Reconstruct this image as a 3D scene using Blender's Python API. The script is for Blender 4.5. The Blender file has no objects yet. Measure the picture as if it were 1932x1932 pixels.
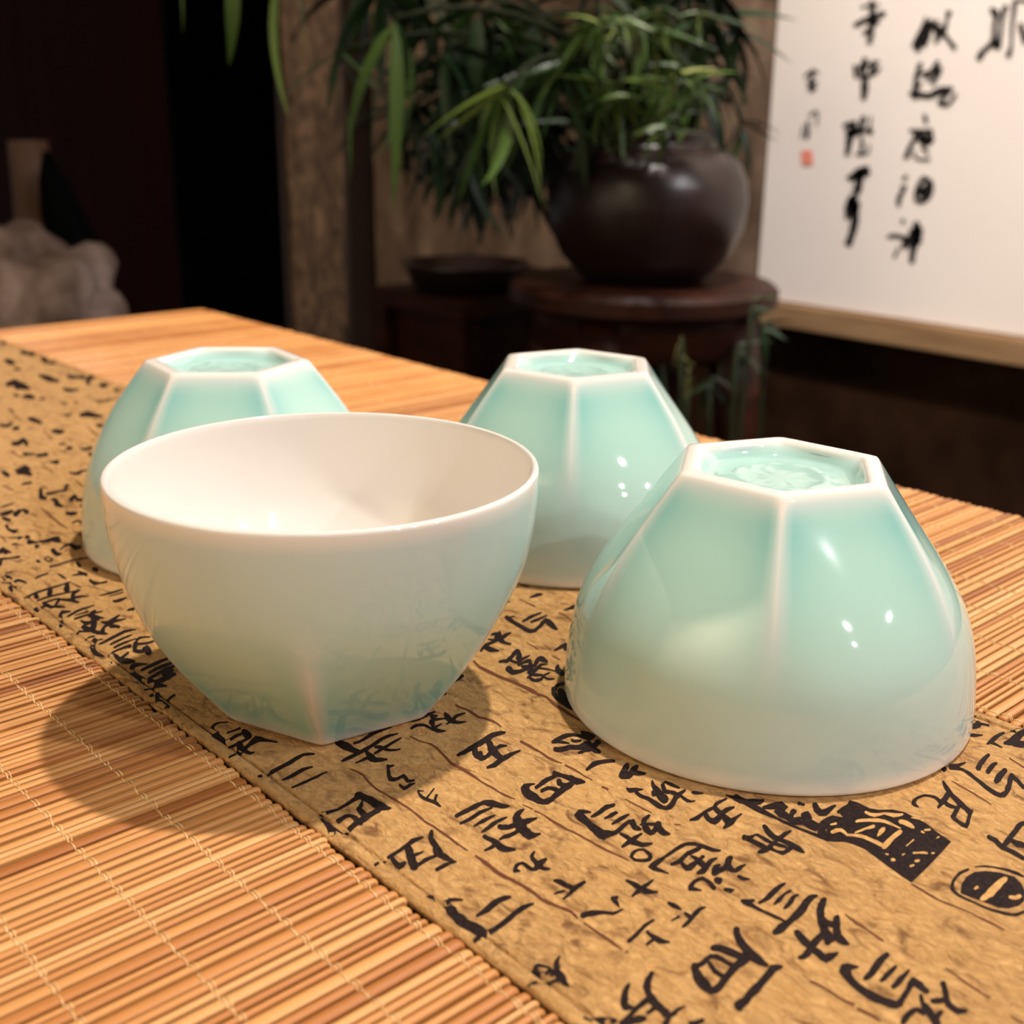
import bpy, bmesh, math, random
import numpy as np
from mathutils import Vector, Matrix, noise
random.seed(7); rs = np.random.RandomState(11)
sc = bpy.context.scene
col = sc.collection
T = 0.75                      # height of the table covering (top of mats and runner)
PI = math.pi

# ------------------------------------------------------------------ camera
CAM = Vector((0, 0, 0.8667697))
FW = Vector((0.6397, 0.7013, -0.3147)).normalized()
RT = Vector((0.7418, -0.6705, 0.0137)); RT = (RT - FW * RT.dot(FW)).normalized()
UP = RT.cross(FW)
cam = bpy.data.cameras.new('camera'); camo = bpy.data.objects.new('camera', cam); col.objects.link(camo)
M = Matrix((RT, UP, -FW)).transposed().to_4x4(); M.translation = CAM
camo.matrix_world = M
cam.sensor_width = 36; cam.lens = 36 * 2298.1 / 1932
cam.clip_start = 0.02; cam.clip_end = 30
cam.dof.use_dof = True; cam.dof.focus_distance = 0.235; cam.dof.aperture_fstop = 21
sc.camera = camo
F_H = Vector((FW.x, FW.y, 0)).normalized()
def at(px, py, d):            # point seen at a pixel, d metres ahead (horizontally)
    r = FW + RT * ((px - 966) / 2298.1) - UP * ((py - 966) / 2298.1)
    return CAM + r * (d / r.dot(F_H))

# ------------------------------------------------------------------ light
w = bpy.data.worlds.new('room_air'); sc.world = w; w.use_nodes = True
bgn = w.node_tree.nodes['Background']; bgn.inputs[0].default_value = (.92, .96, 1, 1); bgn.inputs[1].default_value = 0.19
sc.view_settings.view_transform = 'Standard'; sc.view_settings.look = 'None'
sc.view_settings.gamma = 1; sc.view_settings.use_curve_mapping = False
sc.view_settings.exposure = -0.02
def spot(name, loc, target, power, size=70, blend=.6, radius=.04, color=(1, .86, .68)):
    l = bpy.data.lights.new(name, 'SPOT'); l.energy = power; l.spot_size = math.radians(size); l.spot_blend = blend
    l.shadow_soft_size = radius; l.color = color
    o = bpy.data.objects.new(name, l); col.objects.link(o); o.location = loc
    o.rotation_euler = (Vector(target) - Vector(loc)).to_track_quat('-Z', 'Y').to_euler()
    return o
spot('ceiling_or_fill_spot', (.66, .13, 2.60), (.16, .2, T), 165, 60, .8, .035, (1, .92, .82))
spot('ceiling_or_fill_spot', (.76, -1.60, 2.60), (.2, .15, T), 62, 60, .7, .03, (1, .97, .97))
spot('ceiling_or_fill_spot', (.40, -2.48, 2.60), (.2, .2, T), 70, 50, .7, .03, (1, .97, .97))
spot('ceiling_or_fill_spot', (1.13, -1.82, 2.00), (.2, .2, T), 32, 50, .7, .03, (1, .97, .97))
spot('ceiling_or_fill_spot', (.55, .35, 2.60), (1.25, .25, 1.0), 320, 66, .9, .05, (1, .92, .86))
spot('ceiling_or_fill_spot', (.50, 1.75, 2.60), (1.26, 1.75, .6), 105, 40, .9, .05, (1, .86, .68))
spot('ceiling_or_fill_spot', (-1.0, .4, 2.60), (-2.0, .2, 1.0), 430, 120, .9, .05, (1, .92, .78))  # unseen fill, added to bounce warm light off the side wall
spot('ceiling_or_fill_spot', (.45, .75, 2.60), (.93, .80, .9), 17, 34, .8, .05, (1, .9, .75))
spot('ceiling_or_fill_spot', (.36, -3.15, 2.60), (.2, .2, T), 40, 50, .7, .03, (1, .97, .97))


# ------------------------------------------------------------------ helpers
def tag(o, label=None, cat=None, group=None, kind=None):
    if label: o['label'] = label
    if cat: o['category'] = cat
    if group: o['group'] = group
    if kind: o['kind'] = kind
    return o
def empty(name, loc=(0, 0, 0)):
    o = bpy.data.objects.new(name, None); o.empty_display_size = .02; o.location = loc; col.objects.link(o); return o
def mesh(name, v, f, mat=None, smooth=False):
    m = bpy.data.meshes.new(name); m.from_pydata([tuple(p) for p in v], [], f); m.update()
    if mat: m.materials.append(mat)
    if smooth: m.polygons.foreach_set('use_smooth', [True] * len(m.polygons))
    return m
def ob(name, m, parent=None, loc=None):
    o = bpy.data.objects.new(name, m); col.objects.link(o)
    if parent: o.parent = parent
    if loc is not None: o.location = loc
    return o
class MB:
    def __init__(s): s.v = []; s.f = []
    def add(s, v, f):
        n = len(s.v); s.v += [tuple(p) for p in v]; s.f += [tuple(i + n for i in q) for q in f]; return s
    def box(s, x0, x1, y0, y1, z0, z1, b=0.0):
        if b <= 0:
            v = [(x, y, z) for z in (z0, z1) for y in (y0, y1) for x in (x0, x1)]
            return s.add(v, [(0, 2, 3, 1), (4, 5, 7, 6), (0, 1, 5, 4), (2, 6, 7, 3), (0, 4, 6, 2), (1, 3, 7, 5)])
        bm = bmesh.new(); bmesh.ops.create_cube(bm, size=1)
        for q in bm.verts: q.co = Vector(((x0 + x1) / 2 + q.co.x * (x1 - x0), (y0 + y1) / 2 + q.co.y * (y1 - y0), (z0 + z1) / 2 + q.co.z * (z1 - z0)))
        bmesh.ops.bevel(bm, geom=bm.edges[:], offset=b, segments=2, affect='EDGES')
        bm.verts.index_update()
        s.add([q.co[:] for q in bm.verts], [tuple(q.index for q in f.verts) for f in bm.faces]); bm.free(); return s
    def lathe(s, prof, seg=32, c=(0, 0, 0), wob=None):
        n = len(prof); v = []
        for r, z in prof:
            for k in range(seg):
                a = 2 * PI * k / seg; v.append((c[0] + r * math.cos(a), c[1] + r * math.sin(a), c[2] + z))
        f = [(i * seg + k, i * seg + (k + 1) % seg, (i + 1) * seg + (k + 1) % seg, (i + 1) * seg + k) for i in range(n - 1) for k in range(seg)]
        return s.add(v, f)
    def tube(s, pts, rad, seg=8):
        pts = [Vector(p) for p in pts]; v = []; n = len(pts)
        rr = rad if isinstance(rad, (list, tuple)) else [rad] * n
        up = Vector((0.13, .27, 1)).normalized()
        for i, p in enumerate(pts):
            t = (pts[min(i + 1, n - 1)] - pts[max(i - 1, 0)]).normalized()
            a = t.cross(up)
            if a.length < 1e-3: a = t.cross(Vector((1, 0, 0)))
            a.normalize(); b = a.cross(t)
            for k in range(seg):
                g = 2 * PI * k / seg; v.append(p + (a * math.cos(g) + b * math.sin(g)) * rr[i])
        f = [(i * seg + k, i * seg + (k + 1) % seg, (i + 1) * seg + (k + 1) % seg, (i + 1) * seg + k) for i in range(n - 1) for k in range(seg)]
        f += [tuple(range(seg))[::-1], tuple((n - 1) * seg + k for k in range(seg))]
        return s.add(v, f)
    def ob(s, name, mat, parent=None, smooth=False, loc=None):
        return ob(name, mesh(name, s.v, s.f, mat, smooth), parent, loc)
# materials --------------------------------------------------------
def mat(name, color=(.5, .5, .5), rough=.5, spec=.5, **kw):
    m = bpy.data.materials.new(name); m.use_nodes = True; nt = m.node_tree; b = nt.nodes['Principled BSDF']
    b.inputs['Base Color'].default_value = (*color, 1); b.inputs['Roughness'].default_value = rough
    b.inputs['Specular IOR Level'].default_value = spec
    for k, v in kw.items(): b.inputs[k.replace('_', ' ')].default_value = v
    return m, nt, b
def N(nt, t, **kw):
    n = nt.nodes.new(t)
    for k, v in kw.items(): setattr(n, k, v)
    return n
def coords(nt, scale=(1, 1, 1), kind='Object', rot=(0, 0, 0)):
    tc = N(nt, 'ShaderNodeTexCoord'); mp = N(nt, 'ShaderNodeMapping'); mp.inputs['Scale'].default_value = scale; mp.inputs['Rotation'].default_value = rot
    nt.links.new(tc.outputs[kind], mp.inputs[0]); return mp.outputs[0]
def noise_n(nt, vec, scale, detail=4, rough=.5, dist=0.0):
    n = N(nt, 'ShaderNodeTexNoise'); n.inputs['Scale'].default_value = scale; n.inputs['Detail'].default_value = detail
    n.inputs['Roughness'].default_value = rough; n.inputs['Distortion'].default_value = dist
    nt.links.new(vec, n.inputs['Vector']); return n.outputs['Fac']
def ramp(nt, fac, stops):
    r = N(nt, 'ShaderNodeValToRGB'); e = r.color_ramp.elements
    while len(e) > 1: e.remove(e[-1])
    e[0].position = stops[0][0]; e[0].color = (*stops[0][1], 1)
    for p, c in stops[1:]:
        q = e.new(p); q.color = (*c, 1)
    nt.links.new(fac, r.inputs[0]); return r.outputs[0]
def bump(nt, b, h, strength, dist):
    n = N(nt, 'ShaderNodeBump'); n.inputs['Strength'].default_value = strength; n.inputs['Distance'].default_value = dist
    nt.links.new(h, n.inputs['Height']); nt.links.new(n.outputs[0], b.inputs['Normal']); return n
def mixc(nt, fac, a, b, mode='MIX'):
    n = N(nt, 'ShaderNodeMix', data_type='RGBA', blend_type=mode)
    for s, x in ((n.inputs[0], fac), (n.inputs[6], a), (n.inputs[7], b)):
        if hasattr(x, 'links'): nt.links.new(x, s)
        elif isinstance(x, (int, float)): s.default_value = x
        else: s.default_value = (*x, 1)
    return n.outputs[2]
def attr(nt, name, kind='GEOMETRY'):
    a = N(nt, 'ShaderNodeAttribute'); a.attribute_type = kind; a.attribute_name = name; return a.outputs['Fac']
def math_n(nt, op, a, b=None):
    n = N(nt, 'ShaderNodeMath', operation=op)
    for s, x in ((n.inputs[0], a), (n.inputs[1], b)):
        if x is None: continue
        if hasattr(x, 'links'): nt.links.new(x, s)
        else: s.default_value = x
    return n.outputs[0]

# celadon glaze: pale blue green, thin and creamy where it breaks over an edge
GLZ, nt, b = mat('celadon_glaze', rough=.045, spec=.6)
g_edge = attr(nt, 'edge'); g_pool = attr(nt, 'pool')
c0 = mixc(nt, g_pool, (.41, .625, .545), (.23, .505, .475))
mott = noise_n(nt, coords(nt), 35, 3)
e2 = math_n(nt, 'MULTIPLY', g_edge, 2.0)
c1 = mixc(nt, math_n(nt, 'MINIMUM', e2, 1.0), c0, (.56, .65, .615))
c1 = mixc(nt, math_n(nt, 'MAXIMUM', math_n(nt, 'SUBTRACT', e2, 1.0), 0.0), c1, (.84, .77, .70))
nt.links.new(c1, b.inputs['Base Color'])
b.inputs['Subsurface Weight'].default_value = .12; b.inputs['Subsurface Radius'].default_value = (.004, .005, .004); b.inputs['Subsurface Scale'].default_value = .6
bump(nt, b, mott, .02, .001)
WHT, nt, b = mat('white_glaze', (.80, .745, .69), .07)
bump(nt, b, noise_n(nt, coords(nt), 30, 2), .015, .001)
b.inputs['Subsurface Weight'].default_value = .1; b.inputs['Subsurface Radius'].default_value = (.005, .004, .003); b.inputs['Subsurface Scale'].default_value = .6
# bamboo
BAM, nt, b = mat('split_bamboo', rough=.38)
tone = math_n(nt, 'ADD', attr(nt, 'tone'), attr(nt, 'tone', 'OBJECT'))
grain = noise_n(nt, coords(nt, (9, 420, 420)), 3.0, 5, .6)
broad = noise_n(nt, coords(nt, (14, 14, 14)), 1.3, 3, .6)
t2 = math_n(nt, 'ADD', tone, math_n(nt, 'MULTIPLY', math_n(nt, 'SUBTRACT', grain, .5), .9))
t3 = math_n(nt, 'ADD', t2, math_n(nt, 'MULTIPLY', math_n(nt, 'SUBTRACT', broad, .5), .5))
cc = ramp(nt, t3, [(0, (.27, .074, .015)), (.3, (.47, .165, .038)), (.6, (.66, .30, .088)), (1, (.79, .43, .17))])
nt.links.new(cc, b.inputs['Base Color']); bump(nt, b, grain, .25, .0003)
THR, nt, b = mat('twisted_thread', (.80, .50, .22), .25)
nt.links.new(ramp(nt, noise_n(nt, coords(nt), 900, 2), [(.3, (.55, .29, .10)), (.7, (.84, .56, .27))]), b.inputs['Base Color'])
# suede cloth
CLO, nt, b = mat('tan_suede', rough=.75, spec=.25, Sheen_Weight=.1, Sheen_Roughness=.4)
v = coords(nt)
n1 = noise_n(nt, coords(nt, (1, .55, 1), rot=(0, 0, .5)), 700, 6, .65, 1.2); n2 = noise_n(nt, v, 28, 4, .6); n3 = noise_n(nt, coords(nt, (1, .5, 1), rot=(0, 0, .5)), 330, 4, .6, .8)
ca = ramp(nt, n2, [(.3, (.37, .178, .05)), (.7, (.49, .245, .072))])
cb = mixc(nt, ramp(nt, n1, [(.35, (0, 0, 0)), (.7, (1, 1, 1))]), ca, (.66, .38, .14))
cb = mixc(nt, ramp(nt, n3, [(.30, (1, 1, 1)), (.46, (0, 0, 0))]), cb, (.19, .075, .018))
mx = mixc(nt, .95, ca, cb)
nt.links.new(mx, b.inputs['Base Color'])
hh = math_n(nt, 'ADD', math_n(nt, 'MULTIPLY', n3, 1.0), math_n(nt, 'MULTIPLY', n1, .5)); bump(nt, b, hh, 1.0, .0014)
INKM, nt, b = mat('printed_ink', (.022, .010, .010), .7, .12)
nt.links.new(ramp(nt, noise_n(nt, coords(nt), 1500, 3), [(.4, (.009, .004, .004)), (.75, (.030, .014, .012))]), b.inputs['Base Color'])
RULM, nt, b = mat('printed_rule_line', (.12, .035, .012), .7, .2)
CLRM, nt, b = mat('cloth_in_print', (.52, .29, .11), .8, .2)
nt.links.new(ramp(nt, noise_n(nt, coords(nt), 700, 3), [(.3, (.42, .21, .065)), (.7, (.62, .36, .13))]), b.inputs['Base Color'])
WOOD, nt, b = mat('dark_table_wood', rough=.4)
nt.links.new(ramp(nt, noise_n(nt, coords(nt, (30, 2, 30)), 3, 6, .6, .5), [(.3, (.02, .008, .004)), (.7, (.06, .024, .01))]), b.inputs['Base Color'])
RED, nt, b = mat('red_brown_wood', rough=.45, spec=.2)
nt.links.new(ramp(nt, noise_n(nt, coords(nt, (6, 6, 40)), 3, 5, .6), [(.3, (.010, .0025, .001)), (.7, (.035, .008, .003))]), b.inputs['Base Color'])

INK="""2099 3964 -2 -4 2 7 -5 -10 -13 23 -5 -11 -13 21 -6 -17 -13 13 -3 -22 -18 3 8 -14 -29 -18 24 0 -38 -39 43 24 -41 -50 34 29 -32 -50 30 26 -25 -44 24 23 -15 -41 12 27 13 -21 7 23 23 -12 7 24 19 -20 7 19 20 -17 8 21 -2 -14 3 8
2046 3882 2 5 -1 -9 5 14 24 -13 5 13 23 -16 8 20 -2 -14 3 8
2102 3865 11 8 -21 -25 28 18 -36 -48 38 24 -42 -52 38 24 -28 -30 15 9
1990 3770 2 6 -1 -10 4 15 18 -14 7 23 18 -17 7 21 23 -15 7 21 26 -11 5 15 0 -9 1 6
2048 3801 9 -3 -22 -7 22 -7 -37 -26 25 -9 -45 -22 30 -10 -28 -9 12 -4
2018 3714 1 11 3 -16 4 26 17 -12 4 26 17 -14 4 24 18 -20 7 38 8 -36 21 52 -11 -52 23 34 -11 -46 16 22 1 -39 9 13 5 -37 9 12 -5 -10 4 5
2026 3721 9 8 -14 -22 22 21 -19 -36 18 19 -12 -31 13 19 -3 -23 8 18 5 -13 4 8 -2 -6 2 3
1956 3706 2 5 0 -8 4 13 12 -11 4 14 10 -12 6 15 3 -15 7 17 -2 -23 10 23 -3 -17 4 9
1965 3515 3 6 -3 -12 8 16 4 -24 9 20 6 -27 10 26 18 -20 8 28 22 -21 8 26 21 -21 9 26 22 -22 9 28 27 -16 8 26 24 -18 9 20 8 -28 12 19 5 -28 9 13 -5 -11 4 5
2020 3438 1 4 -1 -7 4 9 14 -13 6 19 14 -21 8 25 21 -18 8 25 20 -18 9 24 12 -23 8 17 13 -17 5 10 -2 -7 2 4
2019 3371 1 4 -1 -8 5 12 19 -12 5 14 20 -15 7 18 25 -15 7 17 25 -15 6 17 19 -11 5 13 17 -10 3 7 0 -5 1 3
2327 3549 12 10 -19 -26 29 25 -30 -53 38 33 -37 -58 44 39 -38 -58 39 36 -34 -54 29 27 -25 -43 28 27 -17 -36 20 19 -14 -19 9 7
2373 3490 4 8 -2 -13 9 20 10 -23 9 19 16 -16 7 20 24 -13 8 24 24 -17 12 29 16 -27 14 27 12 -26 10 18 8 -19 7 15 7 -15 6 12 -2 -9 2 5
2262 3410 3 6 -2 -10 6 14 14 -17 9 23 12 -23 11 26 14 -22 10 24 16 -21 9 25 16 -22 10 27 19 -19 8 23 26 -15 10 27 25 -14 9 22 13 -20 11 23 7 -22 10 18 7 -19 8 12 8 -15 6 10 -3 -7 2 3
2296 3366 2 4 -2 -7 5 10 14 -12 6 13 11 -15 9 20 5 -19 8 21 4 -19 8 21 -2 -15 3 8
2376 3419 5 2 -10 -9 13 5 -25 -32 25 10 -39 -38 40 20 -39 -39 37 28 -28 -44 24 29 -5 -38 18 25 6 -32 8 11 -4 -9 3 5
2387 3373 3 7 -1 -11 6 17 20 -12 7 20 19 -13 7 20 16 -17 7 20 17 -12 7 18 19 -12 6 16 22 -7 3 8 0 -5 1 3
2418 3417 4 5 -4 -10 9 13 -4 -24 15 21 -10 -30 20 22 -16 -33 19 16 -15 -32 17 18 -7 -30 12 16 0 -24 10 15 3 -20 8 12 6 -14 6 10 -3 -7 2 4
2380 3282 4 -3 -10 0 9 -7 -22 -13 9 -6 -24 -14 12 -6 -30 -20 15 -3 -30 -28 25 13 -15 -28 18 24 -2 -28 10 21 9 -17 7 17 1 -20 20 23 -24 -32 20 7 -27 -32 20 15 -7 -24 12 17 2 -19 9 13 -4 -10 3 5
2397 3261 -3 -5 3 10 -7 -12 -3 16 -9 -16 -1 21 -11 -19 5 14 -5 -7
2325 3138 5 3 -8 -8 11 6 -16 -25 16 10 -16 -31 17 22 2 -19 8 20 8 -15 8 20 3 -19 6 13 4 -12 5 10 -2 -7 2 4
2351 3061 3 0 -6 -3 7 0 -17 -18 10 1 -17 -21 16 8 -17 -28 16 13 -12 -29 17 15 -13 -31 16 15 -12 -29 19 14 -19 -29 16 8 -13 -24 7 3 -5 -4 2 1
2350 3060 4 4 -6 -9 10 11 -1 -16 5 6 2 -13 5 6 -3 -5 2 2
2343 2997 0 5 3 -6 0 11 29 6 1 8 29 9 1 8 2 -5 0 4
2351 2959 -1 4 7 -3 -5 10 20 6 -4 10 21 4 -5 10 7 -3 -2 4
2613 3440 2 6 0 -9 5 14 8 -12 9 22 4 -21 13 23 2 -27 14 20 -2 -29 15 15 -12 -34 16 12 -15 -34 13 10 -11 -29 19 18 -16 -36 23 25 -9 -33 14 18 3 -20 5 7 -3 -6 3 3
2696 3423 0 6 6 -6 0 14 11 -9 3 24 5 -19 11 24 -3 -26 15 22 -3 -27 14 19 3 -24 9 13 7 -20 7 10 -3 -7 2 3
2725 3449 6 -3 -15 -3 14 -7 -32 -14 16 -7 -28 -15 18 1 -22 -17 25 16 -27 -28 27 22 -18 -21 11 9
2700 3388 3 6 -2 -9 7 15 9 -11 5 12 10 -8 4 9 0 -6 1 4
2799 3462 6 2 -13 -10 15 5 -30 -30 30 11 -41 -36 35 17 -36 -37 31 20 -26 -37 26 23 -16 -34 18 20 -7 -29 15 18 -2 -21 11 15 3 -16 6 8 -3 -6 2 3
2744 3380 2 4 -1 -6 4 9 16 -9 7 17 13 -16 8 26 10 -16 4 23 9 -14 10 22 11 -21 10 18 14 -18 7 11 -2 -8 2 5
2627 3508 3 5 -4 -10 8 13 9 -24 12 19 5 -30 17 27 6 -31 15 29 11 -28 15 29 17 -25 11 23 22 -19 8 16 -2 -11 3 6
2731 3465 10 14 -12 -27 25 35 -10 -34 17 24 -2 -24 9 14 -5 -11 4 6
2160 3181 13 14 -20 -33 32 35 -23 -39 32 33 -31 -47 32 29 -27 -45 31 25 -30 -49 38 30 -40 -59 39 31 -35 -54 40 31 -32 -44 33 29 -22 -35 21 22 -13 -28 13 18 -2 -17 5 7 -2 -6 2 3
1990 3147 5 15 -2 -23 13 35 -3 -35 12 31 2 -27 10 21 11 -23 8 18 16 -21 5 15 21 -12 5 18 20 -15 7 21 18 -15 8 24 15 -24 10 31 -1 -22 4 13
1993 3152 5 3 -10 -10 13 8 -12 -25 12 7 -14 -27 11 5 -14 -28 12 5 -13 -30 9 5 -8 -32 9 5 -5 -32 5 3 -4 -4 2 2
1985 3132 3 3 -7 -7 10 5 -14 -30 13 6 -19 -31 19 7 -29 -31 25 6 -37 -30 35 7 -28 -19 14 3
2015 3075 2 12 2 -19 6 30 14 -22 6 24 9 -19 11 24 2 -25 11 17 -7 -27 16 14 -20 -30 24 14 -27 -30 25 13 -23 -26 24 14 -23 -26 18 11 -13 -13 7 4
1994 3002 2 12 4 -17 5 30 18 -23 4 29 19 -18 6 27 19 -21 10 33 13 -35 12 36 15 -26 10 31 13 -26 9 28 7 -28 10 31 6 -26 9 26 1 -17 4 11
2123 3114 9 2 -18 -11 22 4 -27 -21 24 5 -30 -25 30 14 -35 -36 32 21 -27 -36 28 19 -20 -22 11 7
2165 3140 1 -2 -3 2 2 -6 -17 -5 5 -11 -19 1 7 -17 -10 6 2 -7
1962 2788 2 6 0 -11 5 16 12 -13 5 14 14 -12 6 17 17 -15 5 17 21 -13 5 18 22 -14 5 17 22 -12 6 19 14 -16 5 21 12 -18 10 26 10 -25 10 19 13 -18 5 9 -2 -7 2 4
2031 2793 8 2 -16 -10 20 5 -23 -18 19 5 -23 -18 21 5 -25 -22 24 10 -23 -31 25 32 -6 -30 8 28 10 -18 4 17 2 -11 1 7
2110 2819 10 -1 -21 -9 25 -2 -37 -21 29 -3 -42 -18 30 -3 -40 -15 32 -4 -41 -13 31 -3 -36 -13 32 -2 -41 -13 31 -1 -25 -12 12 -1
2090 2753 1 3 -1 -7 5 10 2 -12 6 14 1 -17 9 18 4 -17 6 12 9 -10 3 7 -1 -6 2 3
2233 2834 3 -5 -10 3 7 -12 -22 -1 10 -13 -28 -6 18 -5 -32 -23 26 3 -32 -26 24 0 -38 -16 32 -4 -44 -21 41 11 -36 -34 29 16 -25 -38 26 18 -17 -35 14 11 -3 -26 5 5 -3 -5 2 2
2063 2697 2 8 2 -12 4 19 15 -16 5 18 13 -16 9 22 12 -21 8 18 13 -20 7 15 -1 -11 3 6
2098 2639 2 7 0 -12 7 19 15 -19 7 20 13 -19 9 19 7 -18 8 12 5 -16 6 9 -2 -6 2 3
3901 4135 4 6 -5 -10 10 14 12 -21 19 27 3 -29 27 36 -12 -38 26 31 -11 -31 18 20 -9 -15 7 8
3922 3909 4 5 -5 -10 10 14 18 -22 20 26 8 -33 34 43 -17 -31 13 18
3640 4034 15 10 -28 -27 37 24 -45 -59 39 26 -42 -58 33 22 -41 -59 39 27 -39 -58 33 22 -42 -60 40 29 -37 -57 38 32 -23 -40 29 36 -11 -38 20 35 13 -20 12 28 19 -18 13 34 21 -15 14 36 -3 -33 43 49 -54 -64 58 33 -62 -60 50 26 -60 -56 42 22 -37 -44 18 9 -15 -11 8 4
3636 4016 6 7 -8 -15 15 20 10 -21 12 15 11 -19 9 11 -5 -8 4 4
3663 3932 4 8 -2 -13 10 20 18 -15 15 26 16 -20 21 33 21 -25 16 24 28 -19 11 16 -5 -11 4 6
3690 3903 6 9 -7 -16 15 22 9 -21 18 27 7 -28 18 27 17 -20 14 21 25 -12 8 13 -3 -9 3 5
3452 3919 5 7 -8 -14 15 18 -6 -28 26 29 -30 -43 49 34 -54 -48 40 13 -59 -42 49 18 -53 -42 40 23 -37 -41 27 21 -19 -37 20 19 -12 -33 18 16 -12 -14 7 6
3426 3846 3 19 9 -21 8 47 13 -35 4 40 21 -20 -8 31 27 -6 -15 14 26 9 -5 3 7 1 -3 2
3406 3889 4 5 -6 -10 10 12 -2 -28 15 16 -8 -33 20 20 -12 -17 8 8
3444 3846 4 10 0 -14 11 27 11 -23 13 33 7 -27 19 37 4 -27 16 25 8 -17 9 14 -5 -10 4 6
3293 3809 3 8 1 -12 6 20 25 -3 8 25 19 -13 14 29 10 -26 16 27 8 -26 19 31 1 -28 17 27 3 -24 13 22 -6 -15 6 9
3336 3841 17 13 -27 -30 42 33 -46 -55 44 35 -43 -57 42 38 -27 -51 30 29 -12 -39 14 13 -9 -12 6 5
3285 3674 7 9 -10 -17 18 21 -3 -31 21 27 -8 -41 21 34 7 -22 12 32 13 -21 9 28 20 -13 9 32 20 -18 8 31 4 -16 3 12
3425 3722 15 5 -33 -23 39 12 -53 -32 41 10 -41 -21 25 -6 -35 1 12 -27 -26 15 7 -31 -16 13 3 -13
3335 3671 9 6 -16 -15 22 16 -22 -45 22 17 -16 -41 19 22 9 -17 10 19 16 -14 12 23 11 -17 11 18 13 -12 6 9 -2 -6 2 4
3324 3591 6 11 -5 -18 16 28 1 -25 15 27 2 -24 13 21 3 -27 24 32 -16 -32 34 22 -36 -22 9 -17 -22 4 -10 -21 0 28 -21 -25 5 33 -19 -21 10 16 -7 -8
3270 3612 19 8 -37 -27 48 21 -53 -45 45 23 -50 -52 41 35 -20 -42 29 35 -9 -39 21 30 4 -28 17 28 5 -29 21 33 4 -32 20 33 7 -30 11 29 22 -9 2 28 16 -16 13 33 -13 -36 37 40 -40 -50 49 37 -42 -47 34 23 -27 -37 16 10 -12 -10 6 4
3304 3508 11 14 -14 -26 26 33 -10 -38 24 32 -1 -31 17 33 17 -17 8 25 18 -13 14 26 3 -24 14 16 0 -23 9 10 -5 -8 4 4
3323 3515 8 12 -9 -21 19 29 5 -27 16 21 8 -20 13 15 -1 -30 16 15 -5 -32 15 13 -5 -30 10 10 -4 -28 10 8 -7 -8 5 4
3469 3490 3 -4 -10 2 7 -9 -31 -6 16 -14 -44 -14 40 4 -49 -32 46 23 -48 -44 47 33 -36 -38 28 26 -19 -28 21 21 -12 -17 8 9
3269 3470 2 6 0 -8 5 14 12 -8 8 17 5 -16 16 23 -8 -32 23 24 -13 -34 22 21 -11 -28 19 18 -14 -21 15 5 -19 -6 0 -15 -12 9 -11 -22 -2 25 -20 -26 6 30 -22 -21 21 33 -24 -16 27 33 -22 -13 15 13 -9 -5
3335 3443 5 8 -5 -14 12 19 11 -14 10 15 11 -13 10 14 -4 -10 3 5
3333 3445 7 4 -12 -12 18 11 -21 -29 18 13 -17 -30 19 17 -7 -26 15 16 0 -21 9 10 -5 -8 4 4
3557 3601 4 7 -4 -12 11 17 12 -16 14 22 8 -22 19 31 -1 -29 20 31 -4 -31 24 37 -10 -26 10 15
3651 3633 8 -7 -25 0 20 -16 -41 -7 18 -15 -36 -11 9 -8 -13 -1 4 -3
3279 3309 -1 9 10 -11 -3 22 17 -9 3 22 9 -16 14 26 7 -23 17 22 5 -27 14 18 -6 -13 6 7
3301 3343 4 -7 -16 5 11 -18 -29 0 16 -13 -38 -11 25 0 -43 -36 28 9 -38 -43 24 10 -29 -39 25 14 -30 -40 26 16 -27 -35 28 17 -27 -33 24 15 -17 -15 10 6
3307 3314 11 -2 -28 -6 28 -6 -52 -23 38 -4 -60 -30 45 8 -59 -44 42 15 -51 -47 34 12 -27 -17 14 5
3107 2986 9 5 -17 -15 24 13 -34 -35 38 21 -39 -41 46 33 -38 -46 36 30 -22 -36 25 23 -14 -19 11 9
2961 2998 4 7 -4 -13 11 18 8 -16 12 21 5 -24 15 26 7 -28 20 30 2 -31 21 26 -2 -32 18 18 -6 -32 18 15 -13 -38 21 16 -17 -38 28 24 -21 -34 29 36 -18 -35 22 36 -7 -26 9 15
2966 2997 6 6 -7 -13 14 15 -1 -24 14 15 -5 -28 19 18 -9 -28 14 12 -4 -22 8 6 -5 -6 3 3
2930 2957 11 10 -17 -21 26 23 -21 -38 29 27 -14 -37 26 31 -8 -36 23 31 -4 -33 25 30 -14 -42 26 26 -14 -41 27 32 -6 -37 24 38 -1 -34 24 39 -6 -27 9 16
3037 2968 6 3 -13 -9 17 6 -19 -15 16 8 -14 -18 16 15 -6 -22 15 16 -1 -22 13 14 -6 -10 5 5
3065 2918 16 3 -35 -17 40 6 -46 -24 39 9 -44 -34 37 30 -19 -36 24 38 -2 -32 14 33 2 -26 11 30 3 -28 10 35 2 -21 4 14
2981 2874 4 5 -4 -10 9 13 4 -19 13 20 3 -21 17 23 -4 -32 24 32 -6 -34 25 34 -11 -25 10 14
3046 2872 12 7 -22 -17 32 16 -36 -30 36 19 -38 -32 34 20 -29 -30 30 19 -24 -26 19 11 -12 -11 7 5
2618 3159 3 8 -3 -14 9 19 8 -18 11 23 4 -27 14 28 9 -24 15 31 7 -31 16 34 9 -28 15 33 9 -33 15 36 12 -29 15 35 10 -31 18 38 5 -31 20 34 -1 -36 20 30 -3 -33 20 27 0 -28 11 15 -5 -11 5 6
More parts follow.
